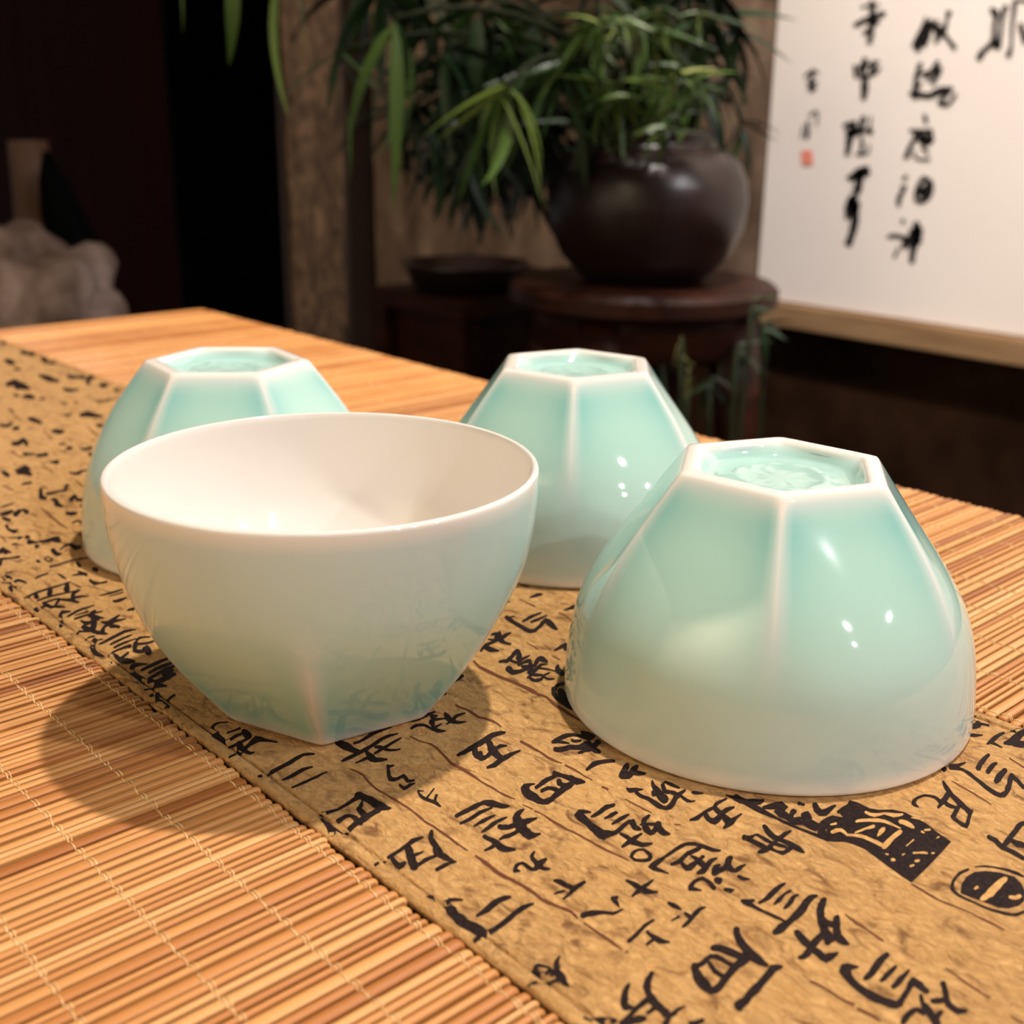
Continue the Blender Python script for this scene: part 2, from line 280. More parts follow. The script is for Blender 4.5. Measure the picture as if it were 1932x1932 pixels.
2715 3169 4 -5 -11 3 9 -11 -28 0 17 -15 -35 -9 32 2 -42 -28 51 27 -49 -42 50 32 -51 -50 40 33 -21 -37 17 28 6 -22 7 22 16 -16 7 28 1 -16 3 11
2795 3204 11 1 -25 -13 27 3 -40 -27 30 3 -41 -26 31 2 -49 -25 37 5 -50 -30 52 15 -56 -41 41 17 -45 -40 36 16 -33 -28 31 17 -34 -27 38 20 -29 -24 15 9
2752 3100 3 8 0 -13 8 20 8 -19 11 23 3 -21 17 26 -5 -29 15 17 -2 -21 9 9 -5 -8 3 4
2644 3018 4 6 -5 -11 10 15 5 -21 13 23 3 -29 15 31 11 -24 11 31 14 -24 14 34 9 -33 15 32 12 -25 13 25 11 -22 11 18 13 -16 8 12 -3 -9 3 5
2913 2762 2 5 1 -8 5 14 19 -11 10 22 11 -21 18 31 0 -31 19 26 -2 -31 20 22 1 -31 20 20 1 -34 15 15 -8 -12 6 6
2706 2820 -3 -3 4 6 -7 -8 -1 17 -10 -13 0 20 -10 -20 -6 27 -6 -37 -20 25 15 -33 -35 6 40 -3 -51 -22 46 17 -49 -41 49 26 -44 -46 44 25 -42 -46 34 21 -24 -39 25 24 -11 -36 23 33 3 -30 12 27 16 -19 10 29 19 -24 11 31 22 -23 14 36 11 -35 18 37 -5 -31 19 29 -12 -28 20 26 -8 -20 8 10
2681 2792 3 7 -1 -12 7 20 16 -16 8 21 14 -18 13 28 13 -23 14 26 9 -26 13 24 5 -20 11 23 3 -21 11 26 -2 -18 4 10
2806 2834 11 7 -18 -17 26 17 -25 -26 25 18 -22 -28 26 18 -18 -33 21 15 -19 -37 27 19 -26 -39 36 26 -31 -43 31 23 -16 -36 23 19 -9 -31 10 8 -6 -7 4 3
2815 2723 7 9 -8 -16 18 21 -2 -27 14 15 4 -21 9 10 -4 -7 3 3
2680 2762 4 8 -2 -13 10 20 7 -20 11 21 2 -22 16 21 -9 -28 19 18 -16 -27 24 15 -26 -28 28 12 -32 -28 26 10 -20 -14 10 4
2797 2790 3 -6 -14 5 10 -14 -21 4 16 -13 -30 -4 26 4 -26 -20 27 18 -15 -24 16 16 -5 -25 14 15 2 -22 14 16 -7 -14 5 7
2537 2770 -4 -4 4 7 -7 -8 2 21 -17 -19 11 31 -24 -23 19 41 -27 -23 22 45 -34 -31 22 42 -29 -30 15 39 -18 -24 -3 24 -11 -21 -7 25 -14 -29 -11 25 -11 -24 -12 24 -12 -25 -12 23 -10 -22 -14 20 -10 -22 3 16 -4 -9
2329 2796 3 6 -2 -10 7 14 11 -16 7 16 13 -18 8 19 18 -16 8 20 20 -15 10 21 18 -20 8 16 19 -17 7 11 -2 -8 3 4
2356 2753 2 4 -1 -7 5 10 15 -10 6 15 13 -18 11 23 18 -19 8 17 23 -14 4 8 -1 -6 1 4
2349 2707 1 3 0 -4 3 7 14 -10 7 18 13 -16 7 20 14 -16 9 24 14 -19 8 19 14 -18 8 16 16 -13 5 8 -2 -6 2 4
2413 2697 9 8 -12 -16 21 19 -19 -33 24 23 -13 -32 22 26 -9 -33 17 24 1 -27 15 26 -1 -32 17 30 0 -29 19 32 -8 -36 21 28 -7 -33 20 29 1 -27 12 19 9 -18 6 10 -2 -7 2 4
2561 2722 -1 -4 1 6 -4 -8 -8 12 -8 -19 -7 18 -5 -23 -13 19 3 -27 -28 10 26 -17 -47 -10 40 -2 -53 -24 44 6 -52 -25 54 13 -56 -28 43 10 -48 -32 49 16 -48 -43 42 35 -16 -39 17 22 10 -20 6 8 -3 -6 2 3
2366 2633 1 4 0 -6 3 10 9 -10 5 14 4 -17 11 21 -1 -27 15 22 2 -22 12 21 5 -21 8 19 10 -16 8 22 -1 -16 3 9
2337 2687 8 6 -12 -14 20 14 -19 -31 20 14 -17 -29 22 14 -25 -29 29 15 -32 -31 32 15 -37 -37 34 18 -29 -38 29 23 -13 -35 20 21 -1 -29 11 12 -6 -10 4 5
2287 2619 2 4 -1 -7 5 10 9 -14 8 15 7 -17 8 19 8 -17 6 22 8 -19 5 20 2 -11 2 8
2284 2475 8 8 -12 -17 21 19 -12 -24 15 14 -6 -18 7 6 -4 -6 3 3
2294 2474 -2 5 9 -5 -5 13 11 -10 -2 15 8 -10 4 18 6 -16 8 14 1 -16 13 12 -16 -24 18 9 -20 -24 19 8 -18 -24 17 11 -9 -21 12 16 4 -20 5 26 12 -17 7 29 12 -26 8 26 14 -17 5 13 0 -8 2 5
2415 2511 0 -3 -2 5 0 -7 -15 3 0 -14 -17 5 10 -10 -22 -9 19 2 -22 -17 20 5 -27 -20 25 8 -28 -21 25 9 -24 -22 23 11 -19 -23 16 12 -8 -20 13 13 -2 -17 7 8 -3 -6 3 3
2349 2352 5 4 -8 -8 12 8 -11 -22 15 10 -14 -22 18 11 -16 -24 19 11 -18 -25 22 14 -16 -23 19 14 -13 -21 13 9 -8 -9 6 4
2424 2285 -2 -4 1 7 -5 -9 -10 12 -7 -13 -9 13 -6 -14 -6 14 -4 -18 -5 14 -4 -17 -5 17 -5 -17 -4 14 -5 -18 -1 12 -2 -7
2725 2553 -2 -2 4 5 -7 -6 1 22 -16 -15 9 29 -20 -22 4 27 -16 -34 -18 21 35 -12 -46 -17 43 13 -45 -36 41 16 -42 -38 33 13 -43 -40 39 15 -44 -44 43 17 -48 -45 47 23 -44 -41 43 35 -23 -33 23 28 -7 -31 18 25 2 -22 12 16 -4 -12 5 6
2701 2529 2 4 -1 -8 6 12 15 -13 8 16 12 -19 10 23 12 -18 9 22 8 -20 15 26 2 -26 14 18 4 -20 13 15 -6 -12 4 6
2728 2492 3 4 -2 -8 6 11 13 -12 7 13 12 -12 8 16 2 -18 9 16 3 -13 7 14 -1 -9 3 5
2936 2582 4 1 -7 -4 8 3 -17 -16 19 8 -22 -23 27 21 -16 -27 21 22 -8 -25 18 19 -7 -24 14 12 1 -17 6 6 -4 -5 3 2
2942 2548 5 1 -10 -5 13 4 -21 -21 21 8 -24 -25 21 11 -19 -29 21 13 -17 -29 23 12 -26 -31 24 10 -28 -30 29 12 -33 -33 30 14 -23 -29 21 14 -14 -27 20 19 -3 -26 14 28 13 -21 5 26 21 -12 1 21 15 -13 3 22 10 -21 11 29 12 -21 10 19 18 -12 6 11 -1 -7 2 5
3048 2557 2 -1 -5 0 5 -3 -20 -8 10 -5 -25 -10 18 -1 -33 -19 30 4 -42 -23 37 5 -48 -24 38 5 -50 -25 45 12 -50 -30 52 22 -51 -35 43 20 -30 -22 17 8
2974 2494 14 12 -23 -26 36 28 -26 -33 34 25 -28 -34 32 25 -19 -23 13 10
3043 2503 1 6 3 -8 3 15 11 -8 4 12 4 -10 13 12 -15 -23 19 11 -19 -26 22 12 -18 -28 17 9 -11 -25 12 6 -8 -6 5 2
3057 2516 5 -2 -15 -1 14 -6 -32 -13 18 -5 -35 -17 27 8 -23 -23 25 18 -15 -24 20 14 -19 -22 25 14 -23 -22 25 15 -24 -25 23 14 -23 -26 25 16 -15 -15 10 7
3045 2423 5 1 -10 -6 14 4 -22 -27 18 6 -21 -28 19 11 -8 -21 10 9 4 -14 7 6 -4 -5 3 2
2981 2644 1 12 9 -17 1 30 27 -17 0 31 24 -15 0 28 13 -18 0 23 10 -15 -1 17 8 -8 -1 7
2976 2657 11 8 -17 -19 27 20 -27 -32 34 27 -24 -35 30 32 -19 -41 26 41 -4 -37 12 35 14 -20 4 26 14 -20 9 29 -3 -27 16 26 -8 -24 19 24 -9 -17 8 9
3027 2648 17 12 -27 -26 43 29 -36 -40 33 24 -25 -35 29 23 -17 -32 22 19 -5 -22 10 8 -6 -7 4 3
3093 2407 5 4 -9 -9 14 9 -13 -19 20 14 -15 -21 19 14 -9 -21 13 11 0 -16 7 5 -5 -5 3 2
2724 2555 -3 -2 4 5 -7 -6 1 18 -11 -11 5 22 -16 -17 7 29 -20 -29 -12 18 25 -10 -36 -19 36 11 -41 -37 30 10 -35 -35 28 10 -31 -35 30 11 -46 -40 46 17 -52 -46 48 29 -35 -44 41 39 -20 -37 28 29 -17 -35 22 24 -5 -26 12 21 9 -19 7 21 16 -15 7 21 18 -14 8 19 11 -16 12 19 -11 -25 21 19 -20 -24 29 21 -18 -20 12 9
2699 2528 3 5 -2 -7 6 10 9 -16 9 15 11 -14 8 18 14 -15 9 24 10 -20 13 23 5 -24 13 16 6 -19 8 8 -4 -6 3 3
2727 2490 2 4 -1 -6 5 8 9 -11 7 13 5 -17 12 18 7 -15 7 12 10 -11 5 8 -1 -5 2 3
2721 2451 2 3 -1 -7 5 10 15 -12 8 17 13 -17 11 21 13 -19 10 18 17 -12 4 7 -1 -5 2 3
2788 2427 11 0 -25 -7 28 -2 -37 -16 28 1 -38 -21 30 10 -25 -24 26 16 -14 -23 10 8 -7 -7 5 2
2870 2408 -2 -4 1 8 -5 -12 -11 12 -7 -19 -11 17 -2 -19 -18 9 10 -17 -25 1 19 -8 -34 -8 26 -1 -36 -15 35 5 -38 -21 32 11 -31 -27 28 22 -12 -27 15 25 6 -19 4 22 20 -12 -3 22 26 -8 -4 19 11 -10 -2 8
2794 2387 2 3 -3 -5 6 6 -2 -11 11 10 -4 -18 14 13 1 -27 16 14 5 -28 12 10 -7 -9 5 4
2857 2360 6 -3 -17 1 17 -8 -36 -10 20 -7 -38 -13 32 -1 -36 -17 33 11 -32 -24 31 18 -21 -24 20 14 -11 -19 10 7 -6 -6 4 3
2702 2396 5 3 -9 -7 13 6 -15 -22 18 9 -19 -25 22 11 -26 -27 24 11 -30 -30 36 17 -28 -33 26 15 -19 -33 22 18 -4 -26 17 17 4 -20 8 8 -4 -7 3 4
2646 2334 2 4 -1 -7 4 10 15 -10 8 17 10 -19 11 23 9 -20 10 22 9 -19 10 20 8 -16 7 14 10 -12 5 10 -2 -7 3 4
2636 2280 1 7 4 -11 3 17 11 -10 4 15 7 -12 8 12 6 -15 10 10 -1 -19 13 9 -18 -24 17 5 -21 -18 19 1 -25 -6 12 -10 -11 9 -9 -19 -2 19 -14 -15 2 22 -14 -13 5 21 -14 -11 8 19 -15 -8 16 18 -13 -4 20 16 -17 -2 13 5 -6 -1
2887 2107 -4 -3 6 6 -11 -7 5 20 -16 -12 10 23 -20 -12 18 26 -22 -11 18 27 -20 -11 14 26 -18 -11 13 27 -19 -13 7 24 -17 -14 2 23 -13 -14 -8 18 -10 -18 -15 17 -9 -16 -26 13 -7 -15 -28 11 -6 -13 -22 15 -10 -22 -12 23 -15 -27 0 24 -13 -20 -2 15 -6 -9 2 7 -2 -4
2634 2199 7 5 -11 -11 18 11 -18 -25 23 14 -17 -26 19 11 -10 -26 11 6 -4 -24 6 3 -4 -3 3 1
2695 2161 3 5 -3 -9 9 13 5 -19 12 17 7 -23 10 22 19 -14 6 19 22 -12 10 18 19 -18 10 14 20 -19 10 13 -4 -9 4 5
2737 2157 5 0 -12 -3 14 0 -23 -14 18 1 -26 -16 23 7 -27 -24 27 16 -13 -26 19 25 4 -21 9 22 15 -15 7 18 15 -14 7 15 15 -12 6 12 0 -8 2 5
2782 2151 3 2 -5 -5 9 5 -8 -18 15 8 -17 -19 19 6 -23 -16 16 1 -25 -15 21 4 -22 -17 24 11 -28 -24 32 16 -21 -16 13 6
2721 2076 2 2 -2 -4 5 4 3 -14 11 13 2 -19 9 20 14 -14 1 19 19 -11 1 19 14 -14 4 21 8 -17 9 18 4 -15 9 12 4 -12 6 8 -2 -6 2 3
2763 2038 -2 5 9 -6 -5 12 23 -4 -4 17 16 -8 5 16 1 -16 11 11 -2 -14 6 6 -3 -5 2 2
2757 2035 6 9 -6 -16 17 22 -3 -22 15 20 -1 -21 12 18 3 -20 13 19 2 -19 14 17 -8 -21 18 17 -14 -23 23 20 -11 -17 9 8
2848 2056 4 6 -2 -10 8 14 4 -17 11 20 1 -22 12 22 -1 -14 5 9
2740 2019 11 4 -18 -13 27 12 -29 -22 30 13 -28 -22 26 11 -17 -12 10 4
2643 2036 0 7 7 -9 0 17 15 -12 2 17 13 -11 7 16 10 -16 10 14 3 -18 17 13 -16 -27 17 7 -22 -24 20 4 -27 -14 21 0 -25 -11 21 -1 -20 -5 9 0
2638 2040 8 6 -12 -13 21 15 -14 -21 19 13 -13 -20 17 12 -9 -19 11 8 -3 -15 6 4 -4 -4 3 1
2722 1964 6 4 -10 -9 15 9 -11 -20 18 11 -15 -22 19 12 -11 -11 8 5
2522 2203 4 2 -6 -6 10 6 -11 -21 16 8 -17 -23 21 10 -24 -26 27 10 -27 -27 25 11 -25 -27 27 14 -20 -27 24 17 -11 -26 15 12 2 -19 7 7 -4 -5 3 2
2474 2130 2 3 0 -5 3 9 11 -8 4 12 10 -14 7 20 8 -19 8 19 12 -15 8 19 16 -16 6 14 22 -7 4 7 -1 -5 2 3
2423 2283 -1 -4 1 6 -4 -9 -15 8 -4 -11 -13 11 -5 -12 -7 13 -7 -14 -5 16 -8 -18 2 12 -4 -7
2411 2156 6 12 -4 -21 16 28 -4 -26 11 21 2 -16 7 12 -1 -8 2 4
2006 2468 -2 3 6 -2 -5 6 18 4 -5 12 11 -7 9 19 6 -27 11 14 8 -28 6 7 -3 -6 2 3
2017 2501 11 1 -22 -11 27 1 -36 -24 28 3 -43 -29 45 9 -47 -35 36 12 -43 -43 48 23 -45 -52 41 23 -36 -49 44 25 -42 -48 46 25 -39 -44 38 20 -26 -24 15 8
1958 2286 2 7 1 -12 4 18 17 -16 6 22 15 -19 7 19 12 -23 10 25 14 -23 7 21 22 -18 7 22 26 -17 6 23 29 -14 5 21 24 -18 9 23 14 -22 10 17 13 -17 5 8 -2 -6 3 3
2043 2375 2 5 -1 -9 5 13 18 -15 6 19 17 -21 9 28 21 -21 9 29 18 -24 10 24 8 -27 14 22 5 -24 8 12 -3 -9 4 5
1994 2559 6 4 -10 -10 15 9 -16 -19 21 12 -20 -22 22 10 -21 -21 15 6 -13 -17 6 1 -5 -3 3 1
1985 2081 1 4 0 -6 3 8 10 -11 5 13 10 -12 2 15 9 -9 0 14 4 -12 11 13 -1 -25 10 8 2 -26 6 4 -4 -5 3 2
2017 2087 6 -2 -13 0 14 -6 -25 -6 20 -4 -25 -15 26 15 -14 -25 15 20 1 -22 6 15 10 -9 0 10 13 -3 0 9 3 -6 0 4
2029 2036 5 10 -3 -19 13 27 0 -26 10 25 7 -23 -4 19 21 -6 -15 14 23 0 -8 13 18 -4 -2 11 16 -2 -1 5 2 -3 0 3
2053 2043 10 0 -19 -7 24 1 -33 -19 32 3 -36 -20 31 4 -32 -21 20 4 -16 -19 8 1 -6 -3 3 1
1951 2045 2 4 -1 -7 4 9 8 -12 5 9 7 -15 8 11 10 -23 9 10 9 -23 9 11 5 -17 9 14 1 -21 14 21 -6 -17 6 9
2345 2351 4 4 -5 -9 9 10 -2 -18 14 13 -12 -23 19 11 -21 -28 21 9 -19 -28 19 11 -11 -25 17 15 -5 -23 12 11 -7 -10 5 5
2301 2301 2 3 -2 -5 5 7 11 -14 8 11 9 -16 7 10 -3 -8 3 4
2303 2262 1 4 0 -6 3 9 13 -8 4 12 14 -9 5 13 16 -10 5 14 18 -8 4 11 1 -8 1 5
2945 2292 3 3 -4 -6 9 9 2 -18 14 16 1 -23 15 23 12 -17 8 17 17 -12 9 15 15 -17 12 17 12 -18 9 16 9 -10 4 16 9 -12 9 18 15 -17 10 14 19 -14 8 10 -3 -7 3 4
3021 2293 9 0 -18 -6 22 1 -36 -19 27 3 -35 -21 26 7 -29 -25 33 16 -27 -33 28 32 -1 -30 11 30 16 -19 8 23 15 -16 11 23 10 -20 15 23 3 -23 14 17 5 -17 8 9 -3 -6 3 3
3070 2289 10 3 -18 -10 26 7 -36 -28 30 8 -34 -26 30 7 -39 -24 32 7 -38 -20 36 5 -44 -18 39 3 -53 -16 45 2 -38 -12 18 1
2995 2183 2 3 -1 -6 4 9 11 -12 10 20 7 -21 13 28 9 -25 11 28 12 -19 9 17 11 -13 8 12 13 -9 5 8 -2 -6 2 3
3180 2288 17 7 -30 -20 42 19 -42 -45 39 19 -31 -43 35 22 -14 -40 35 26 -16 -40 28 24 -10 -23 14 19 -3 -17 7 15 0 -8 3 6
3171 2314 4 2 -6 -5 9 5 -6 -34 19 11 -12 -35 22 10 -29 -39 34 14 -36 -40 32 12 -34 -38 36 15 -34 -40 31 14 -27 -43 23 9 -17 -39 15 7 -17 -36 19 8 -15 -36 17 8 -13 -37 14 6 -8 -38 15 7 -11 -44 19 9 -12 -46 21 9 -14 -9 8 4
3202 2174 6 5 -9 -11 16 13 1 -31 30 25 -14 -40 40 32 -29 -44 49 32 -28 -17 14 -21 -18 28 -21 -35 -24 25 26 -24 -43 -12 51 18 -46 -37 41 15 -43 -32 37 14 -43 -35 44 22 -30 -36 46 28 -36 -43 49 25 -50 -49 55 25 -52 -50 51 22 -34 -24 21 9
3230 2072 1 8 6 -12 4 20 14 -13 4 22 13 -20 5 25 5 -15 2 10
3259 2046 6 10 -2 -16 14 23 -1 -22 16 22 -13 -16 31 10 -36 -11 22 -11 -45 3 29 -20 -32 5 11 -8
3321 2110 9 4 -15 -11 23 12 -17 -20 18 9 -14 -19 16 9 -11 -9 7 3
3364 2076 11 0 -23 -7 28 0 -58 -29 37 2 -47 -31 43 18 -24 -33 30 32 1 -28 19 24 7 -19 12 18 11 -14 7 10 -1 -7 2 4
3237 1962 10 14 -6 -26 24 35 2 -37 30 42 -10 -44 40 43 -28 -44 52 39 -49 -48 57 31 -48 -45 58 28 -61 -50 75 33 -49 -33 30 13
3226 1960 22 5 -42 -19 54 13 -61 -33 52 14 -50 -36 47 20 -28 -36 33 17 -17 -32 18 10 -8 -19 14 8 -8 -16 16 9 -10 -9 7 4
3376 1980 5 6 -4 -10 12 14 10 -23 22 25 4 -29 26 28 -10 -21 10 11
2995 2104 12 9 -18 -18 31 21 -21 -29 25 18 -16 -27 21 20 -3 -17 10 15 3 -12 5 10 0 -11 9 9 -7 -12 17 8 -18 -23 17 6 -21 -27 21 8 -20 -26 18 7 -15 -25 19 9 -13 -25 18 10 -12 -23 17 10 -15 -16 17 9 -11 -11 10 5 -7 -5 4 2
3001 2094 10 5 -16 -12 25 12 -22 -30 24 11 -24 -30 27 11 -28 -28 29 10 -29 -27 28 9 -21 -12 11 4
3115 2108 8 0 -17 -5 19 0 -27 -12 24 1 -37 -17 30 4 -41 -26 32 7 -37 -30 31 11 -24 -25 26 11 -24 -26 23 9 -22 -27 27 9 -31 -29 32 12 -32 -26 30 11 -30 -23 31 10 -30 -21 23 6 -18 -17 9 2 -7 -3 4 0
2966 2017 4 4 -4 -9 10 12 2 -20 17 20 -2 -25 20 26 -1 -26 13 24 8 -18 9 18 17 -13 8 16 17 -14 10 20 11 -20 11 20 7 -18 14 20 3 -18 11 13 6 -11 6 8 -2 -6 2 3
3018 2004 8 3 -14 -9 20 8 -18 -17 16 7 -14 -16 14 6 -12 -19 17 10 -15 -23 21 16 -6 -18 13 17 3 -18 11 20 7 -19 10 20 11 -17 8 18 0 -11 4 7
2772 2037 0 7 6 -10 -1 17 22 -6 0 12 21 -1 0 8 3 -4 0 3
2755 2038 7 9 -6 -17 16 23 -5 -24 17 22 -1 -21 14 19 4 -21 16 20 -4 -26 22 21 -20 -23 24 11 -27 -19 29 11 -24 -18 24 12 -19 -21 16 15 -2 -17 11 19 4 -18 11 19 5 -16 8 12 8 -10 4 6 -1 -4 2 2
2880 2069 3 -7 -12 9 6 -18 -25 8 9 -19 -31 8 21 -15 -34 -2 28 -3 -32 -10 23 0 -20 -6 10 0
2741 2019 7 4 -11 -11 17 10 -17 -21 25 15 -20 -22 25 14 -17 -15 10 6
2813 1982 6 2 -11 -7 15 5 -17 -16 19 8 -18 -19 19 11 -10 -17 13 8 -3 -14 7 5 -4 -5 3 2
2723 1966 5 3 -7 -7 11 7 -11 -16 18 11 -14 -19 19 14 -9 -17 12 11 -2 -13 6 6 -3 -5 3 3
2717 1894 6 2 -10 -7 14 7 -18 -19 28 12 -26 -21 28 11 -27 -18 25 9 -22 -16 21 7 -20 -21 17 7 -16 -23 16 6 -12 -22 13 5 -11 -23 15 6 -14 -24 16 7 -11 -22 14 6 -13 -17 12 4 -11 -15 12 4 -8 -5 5 2
2721 1881 6 5 -7 -11 15 14 -2 -20 12 11 -1 -18 13 12 -6 -10 5 5
2747 1847 2 4 -1 -7 7 11 13 -15 9 14 14 -17 10 21 19 -16 8 22 18 -18 9 20 15 -16 10 16 15 -14 6 8 -1 -5 2 3
2779 1813 3 4 -2 -7 7 10 4 -11 8 13 6 -14 6 18 15 -13 4 15 17 -9 5 10 9 -11 8 11 7 -12 8 10 -3 -8 3 4
2784 1778 2 4 1 -6 4 10 10 -11 6 15 11 -13 3 16 17 -12 1 18 16 -11 5 16 5 -14 8 11 3 -12 7 8 -3 -6 3 3
2925 1752 -4 -3 4 6 -8 -8 0 16 -14 -16 -2 23 -12 -24 -20 21 -7 -27 -26 18 -7 -30 -19 25 -9 -30 -14 26 -10 -28 -13 23 -9 -22 -12 21 -10 -24 -9 25 -11 -28 -4 30 -16 -33 -2 28 -15 -27 -2 26 -11 -20 0 14 -4 -9
2932 1731 -1 -6 -6 8 -1 -15 -18 12 1 -20 -23 14 8 -20 -33 8 14 -18 -37 2 24 -14 -38 -4 26 -3 -32 -14 29 6 -29 -22 24 9 -14 -19 20 7 -25 -16 26 8 -30 -15 31 8 -22 -11 13 3
2882 1656 4 -3 -12 1 12 -7 -31 -3 15 -10 -29 -2 12 -11 -30 2 12 -13 -29 3 10 -13 -13 5 4 -5
2830 1671 5 -4 -15 2 15 -9 -35 -4 16 -11 -39 -1 23 -16 -24 6 9 -7
2784 2161 5 8 -4 -14 13 21 7 -21 11 19 5 -21 13 20 1 -19 12 18 1 -16 8 12 -3 -8 3 4
2727 2112 3 8 0 -13 8 20 13 -18 9 18 6 -16 16 15 -17 -26 24 12 -27 -27 30 11 -21 -13 12 5
2784 2152 5 1 -8 -5 11 4 -14 -20 18 7 -22 -22 22 8 -25 -22 25 8 -24 -20 21 7 -16 -10 8 3
2819 2128 -2 -4 1 7 -4 -10 -11 8 -6 -12 -9 11 -6 -14 -1 9 -3 -6
2726 2077 3 4 -3 -6 7 8 2 -15 12 16 3 -20 8 21 14 -13 3 17 17 -10 6 16 16 -13 7 12 17 -11 6 9 -2 -7 3 4
4414 2027 14 5 -24 -12 35 11 -45 -30 40 11 -46 -19 39 -1 -33 8 -5 -29 -4 27 -31 -35 20 35 -38 -30 19 30 -32 -23 14 17 -12 -9
4444 2013 -1 -8 -8 11 -2 -20 -32 6 -1 -17 -33 6 -1 -16 -8 8 0 -6
4380 1985 9 4 -16 -10 23 10 -12 -26 19 8 -12 -26 19 8 -12 -8 8 3
4266 1967 6 3 -11 -7 16 6 -20 -20 26 11 -19 -22 28 14 -12 -22 17 10 2 -17 9 6 -5 -5 4 2
4243 1876 3 3 -3 -6 9 9 11 -13 17 17 8 -18 21 23 8 -20 19 22 10 -19 19 17 15 -17 15 11 16 -18 17 10 9 -26 18 10 8 -28 16 8 -9 -7 6 4
4269 1878 13 3 -23 -11 30 9 -28 -22 23 7 -21 -19 17 5 -19 -17 13 4 -12 -14 8 2 -6 -2 4 1
4301 1836 7 5 -10 -10 20 12 -12 -27 39 25 -23 -39 49 41 -10 -37 34 40 -3 -36 31 37 -5 -32 28 29 -2 -26 23 24 -6 -17 10 10
4322 1813 18 8 -30 -19 44 19 -38 -31 61 26 -57 -37 57 23 -52 -28 59 21 -53 -24 44 14 -31 -15 17 5
4031 1800 3 9 6 -14 6 23 31 -10 7 21 25 -16 12 23 19 -15 14 18 14 -15 13 15 -3 -10 5 6
4036 1764 3 8 5 -12 8 21 18 -15 9 21 14 -17 13 22 6 -18 15 18 2 -18 12 14 -2 -9 5 6
3993 1709 3 8 6 -11 6 20 18 -19 10 28 16 -21 13 28 15 -23 13 24 16 -19 12 21 1 -13 5 9
3965 1882 14 9 -20 -19 34 21 -19 -27 32 20 -12 -25 22 16 3 -18 16 13 12 -14 7 6 -3 -4 3 2
3965 1882 13 6 -21 -14 31 14 -18 -31 28 13 -15 -27 20 7 -22 -24 21 6 -31 -26 27 6 -38 -31 23 4 -36 -32 25 4 -42 -32 29 5 -41 -31 31 6 -39 -32 32 9 -31 -30 32 15 -15 -26 28 25 5 -20 8 18 27 -10 -2 21 37 -8 -5 16 36 -3 -6 17 38 -8 -7 18 15 -8 -2 7
4086 1707 16 3 -30 -10 39 7 -44 -25 32 6 -38 -23 27 3 -43 -23 25 2 -39 -22 25 2 -21 -5 10 1
3944 1904 9 2 -18 -9 24 6 -30 -14 33 8 -40 -17 37 9 -27 -12 15 4
3862 1851 4 -1 -10 -1 10 -1 -29 -13 17 -2 -36 -14 25 -1 -44 -20 28 1 -48 -26 28 3 -45 -30 33 4 -52 -31 38 5 -44 -27 29 5 -44 -26 36 5 -27 -10 14 3
3633 1813 -3 -1 5 3 -7 -2 17 17 -21 -5 25 10 -20 6 25 -4 4 17 16 -11 8 12 11 -14 12 11 6 -16 15 9 -3 -22 15 7 -12 -24 20 7 -28 -22 22 4 -34 -20 29 4 -23 -7 11 1
3675 1764 2 3 1 -6 5 10 19 -8 7 15 18 -14 10 24 20 -18 7 22 23 -15 8 24 4 -15 3 9
3756 1789 8 -2 -18 -2 19 -4 -40 -10 21 -2 -36 -17 28 6 -27 -26 26 10 -13 -23 14 9 5 -9 5 10 16 -3 0 9 5 -5 0 3
3663 1697 2 7 6 -11 4 18 27 -9 5 18 27 -9 4 16 5 -10 1 7
3668 1710 11 0 -22 -5 27 2 -39 -20 25 3 -30 -20 21 4 -29 -25 27 7 -24 -26 26 20 9 -10 -4 13 32 -1 -4 12 31 -2 -2 13 31 -4 -1 13 8 -7 -1 5
3641 1562 10 3 -18 -8 25 6 -31 -20 30 6 -30 -19 32 5 -45 -24 30 3 -40 -24 33 6 -31 -25 27 7 -28 -26 29 7 -32 -26 27 5 -31 -26 25 6 -17 -7 10 2
3617 1491 3 7 4 -10 7 16 31 -14 9 22 32 -14 8 20 34 -15 7 20 27 -14 13 22 4 -20 21 19 -8 -22 20 17 -9 -13 9 7
3678 1497 11 3 -20 -8 28 6 -34 -21 34 7 -41 -23 45 13 -36 -22 39 16 -36 -24 33 14 -19 -13 13 6
3419 1508 -4 -4 5 7 -11 -9 -11 14 -11 -9 -12 14 -9 -12 -23 7 -2 -9 -27 4 0 -10 -24 1 7 -9 -28 -3 16 -4 -25 -11 16 1 -22 -19 15 4 -14 -28 13 4 -9 -30 10 3 -9 -29 11 3 -8 -29 13 4 -5 -28 15 6 -7 -27 17 7 -7 -20 14 6 -4 -18 15 10 4 -14 11 9 7 -13 10 8 -4 -6 4 3
3441 1500 2 1 -3 -2 5 3 10 -14 8 4 6 -17 11 5 3 -21 9 4 1 -24 11 4 -2 -27 15 5 -13 -27 20 6 -17 -20 15 3 -13 -16 10 2 -7 -3 4 1
2726 1475 -3 -1 4 3 -7 -4 1 21 -22 -14 14 28 -28 -23 10 30 -12 -35 -19 22 34 -14 -44 -3 43 -2 -50 -15 33 0 -41 -20 31 1 -36 -24 31 5 -35 -27 33 8 -34 -29 37 11 -36 -31 38 11 -30 -28 32 10 -30 -30 38 14 -26 -30 28 19 -6 -24 11 23 11 -16 2 17 20 -13 -1 17 25 -11 -1 14 28 -9 -1 19 29 -13 -1 19 9 -11 -1 8
2686 1432 2 5 0 -8 7 13 9 -17 9 19 14 -19 5 22 28 -16 2 23 29 -16 6 23 16 -20 10 20 12 -19 9 17 -1 -12 4 7
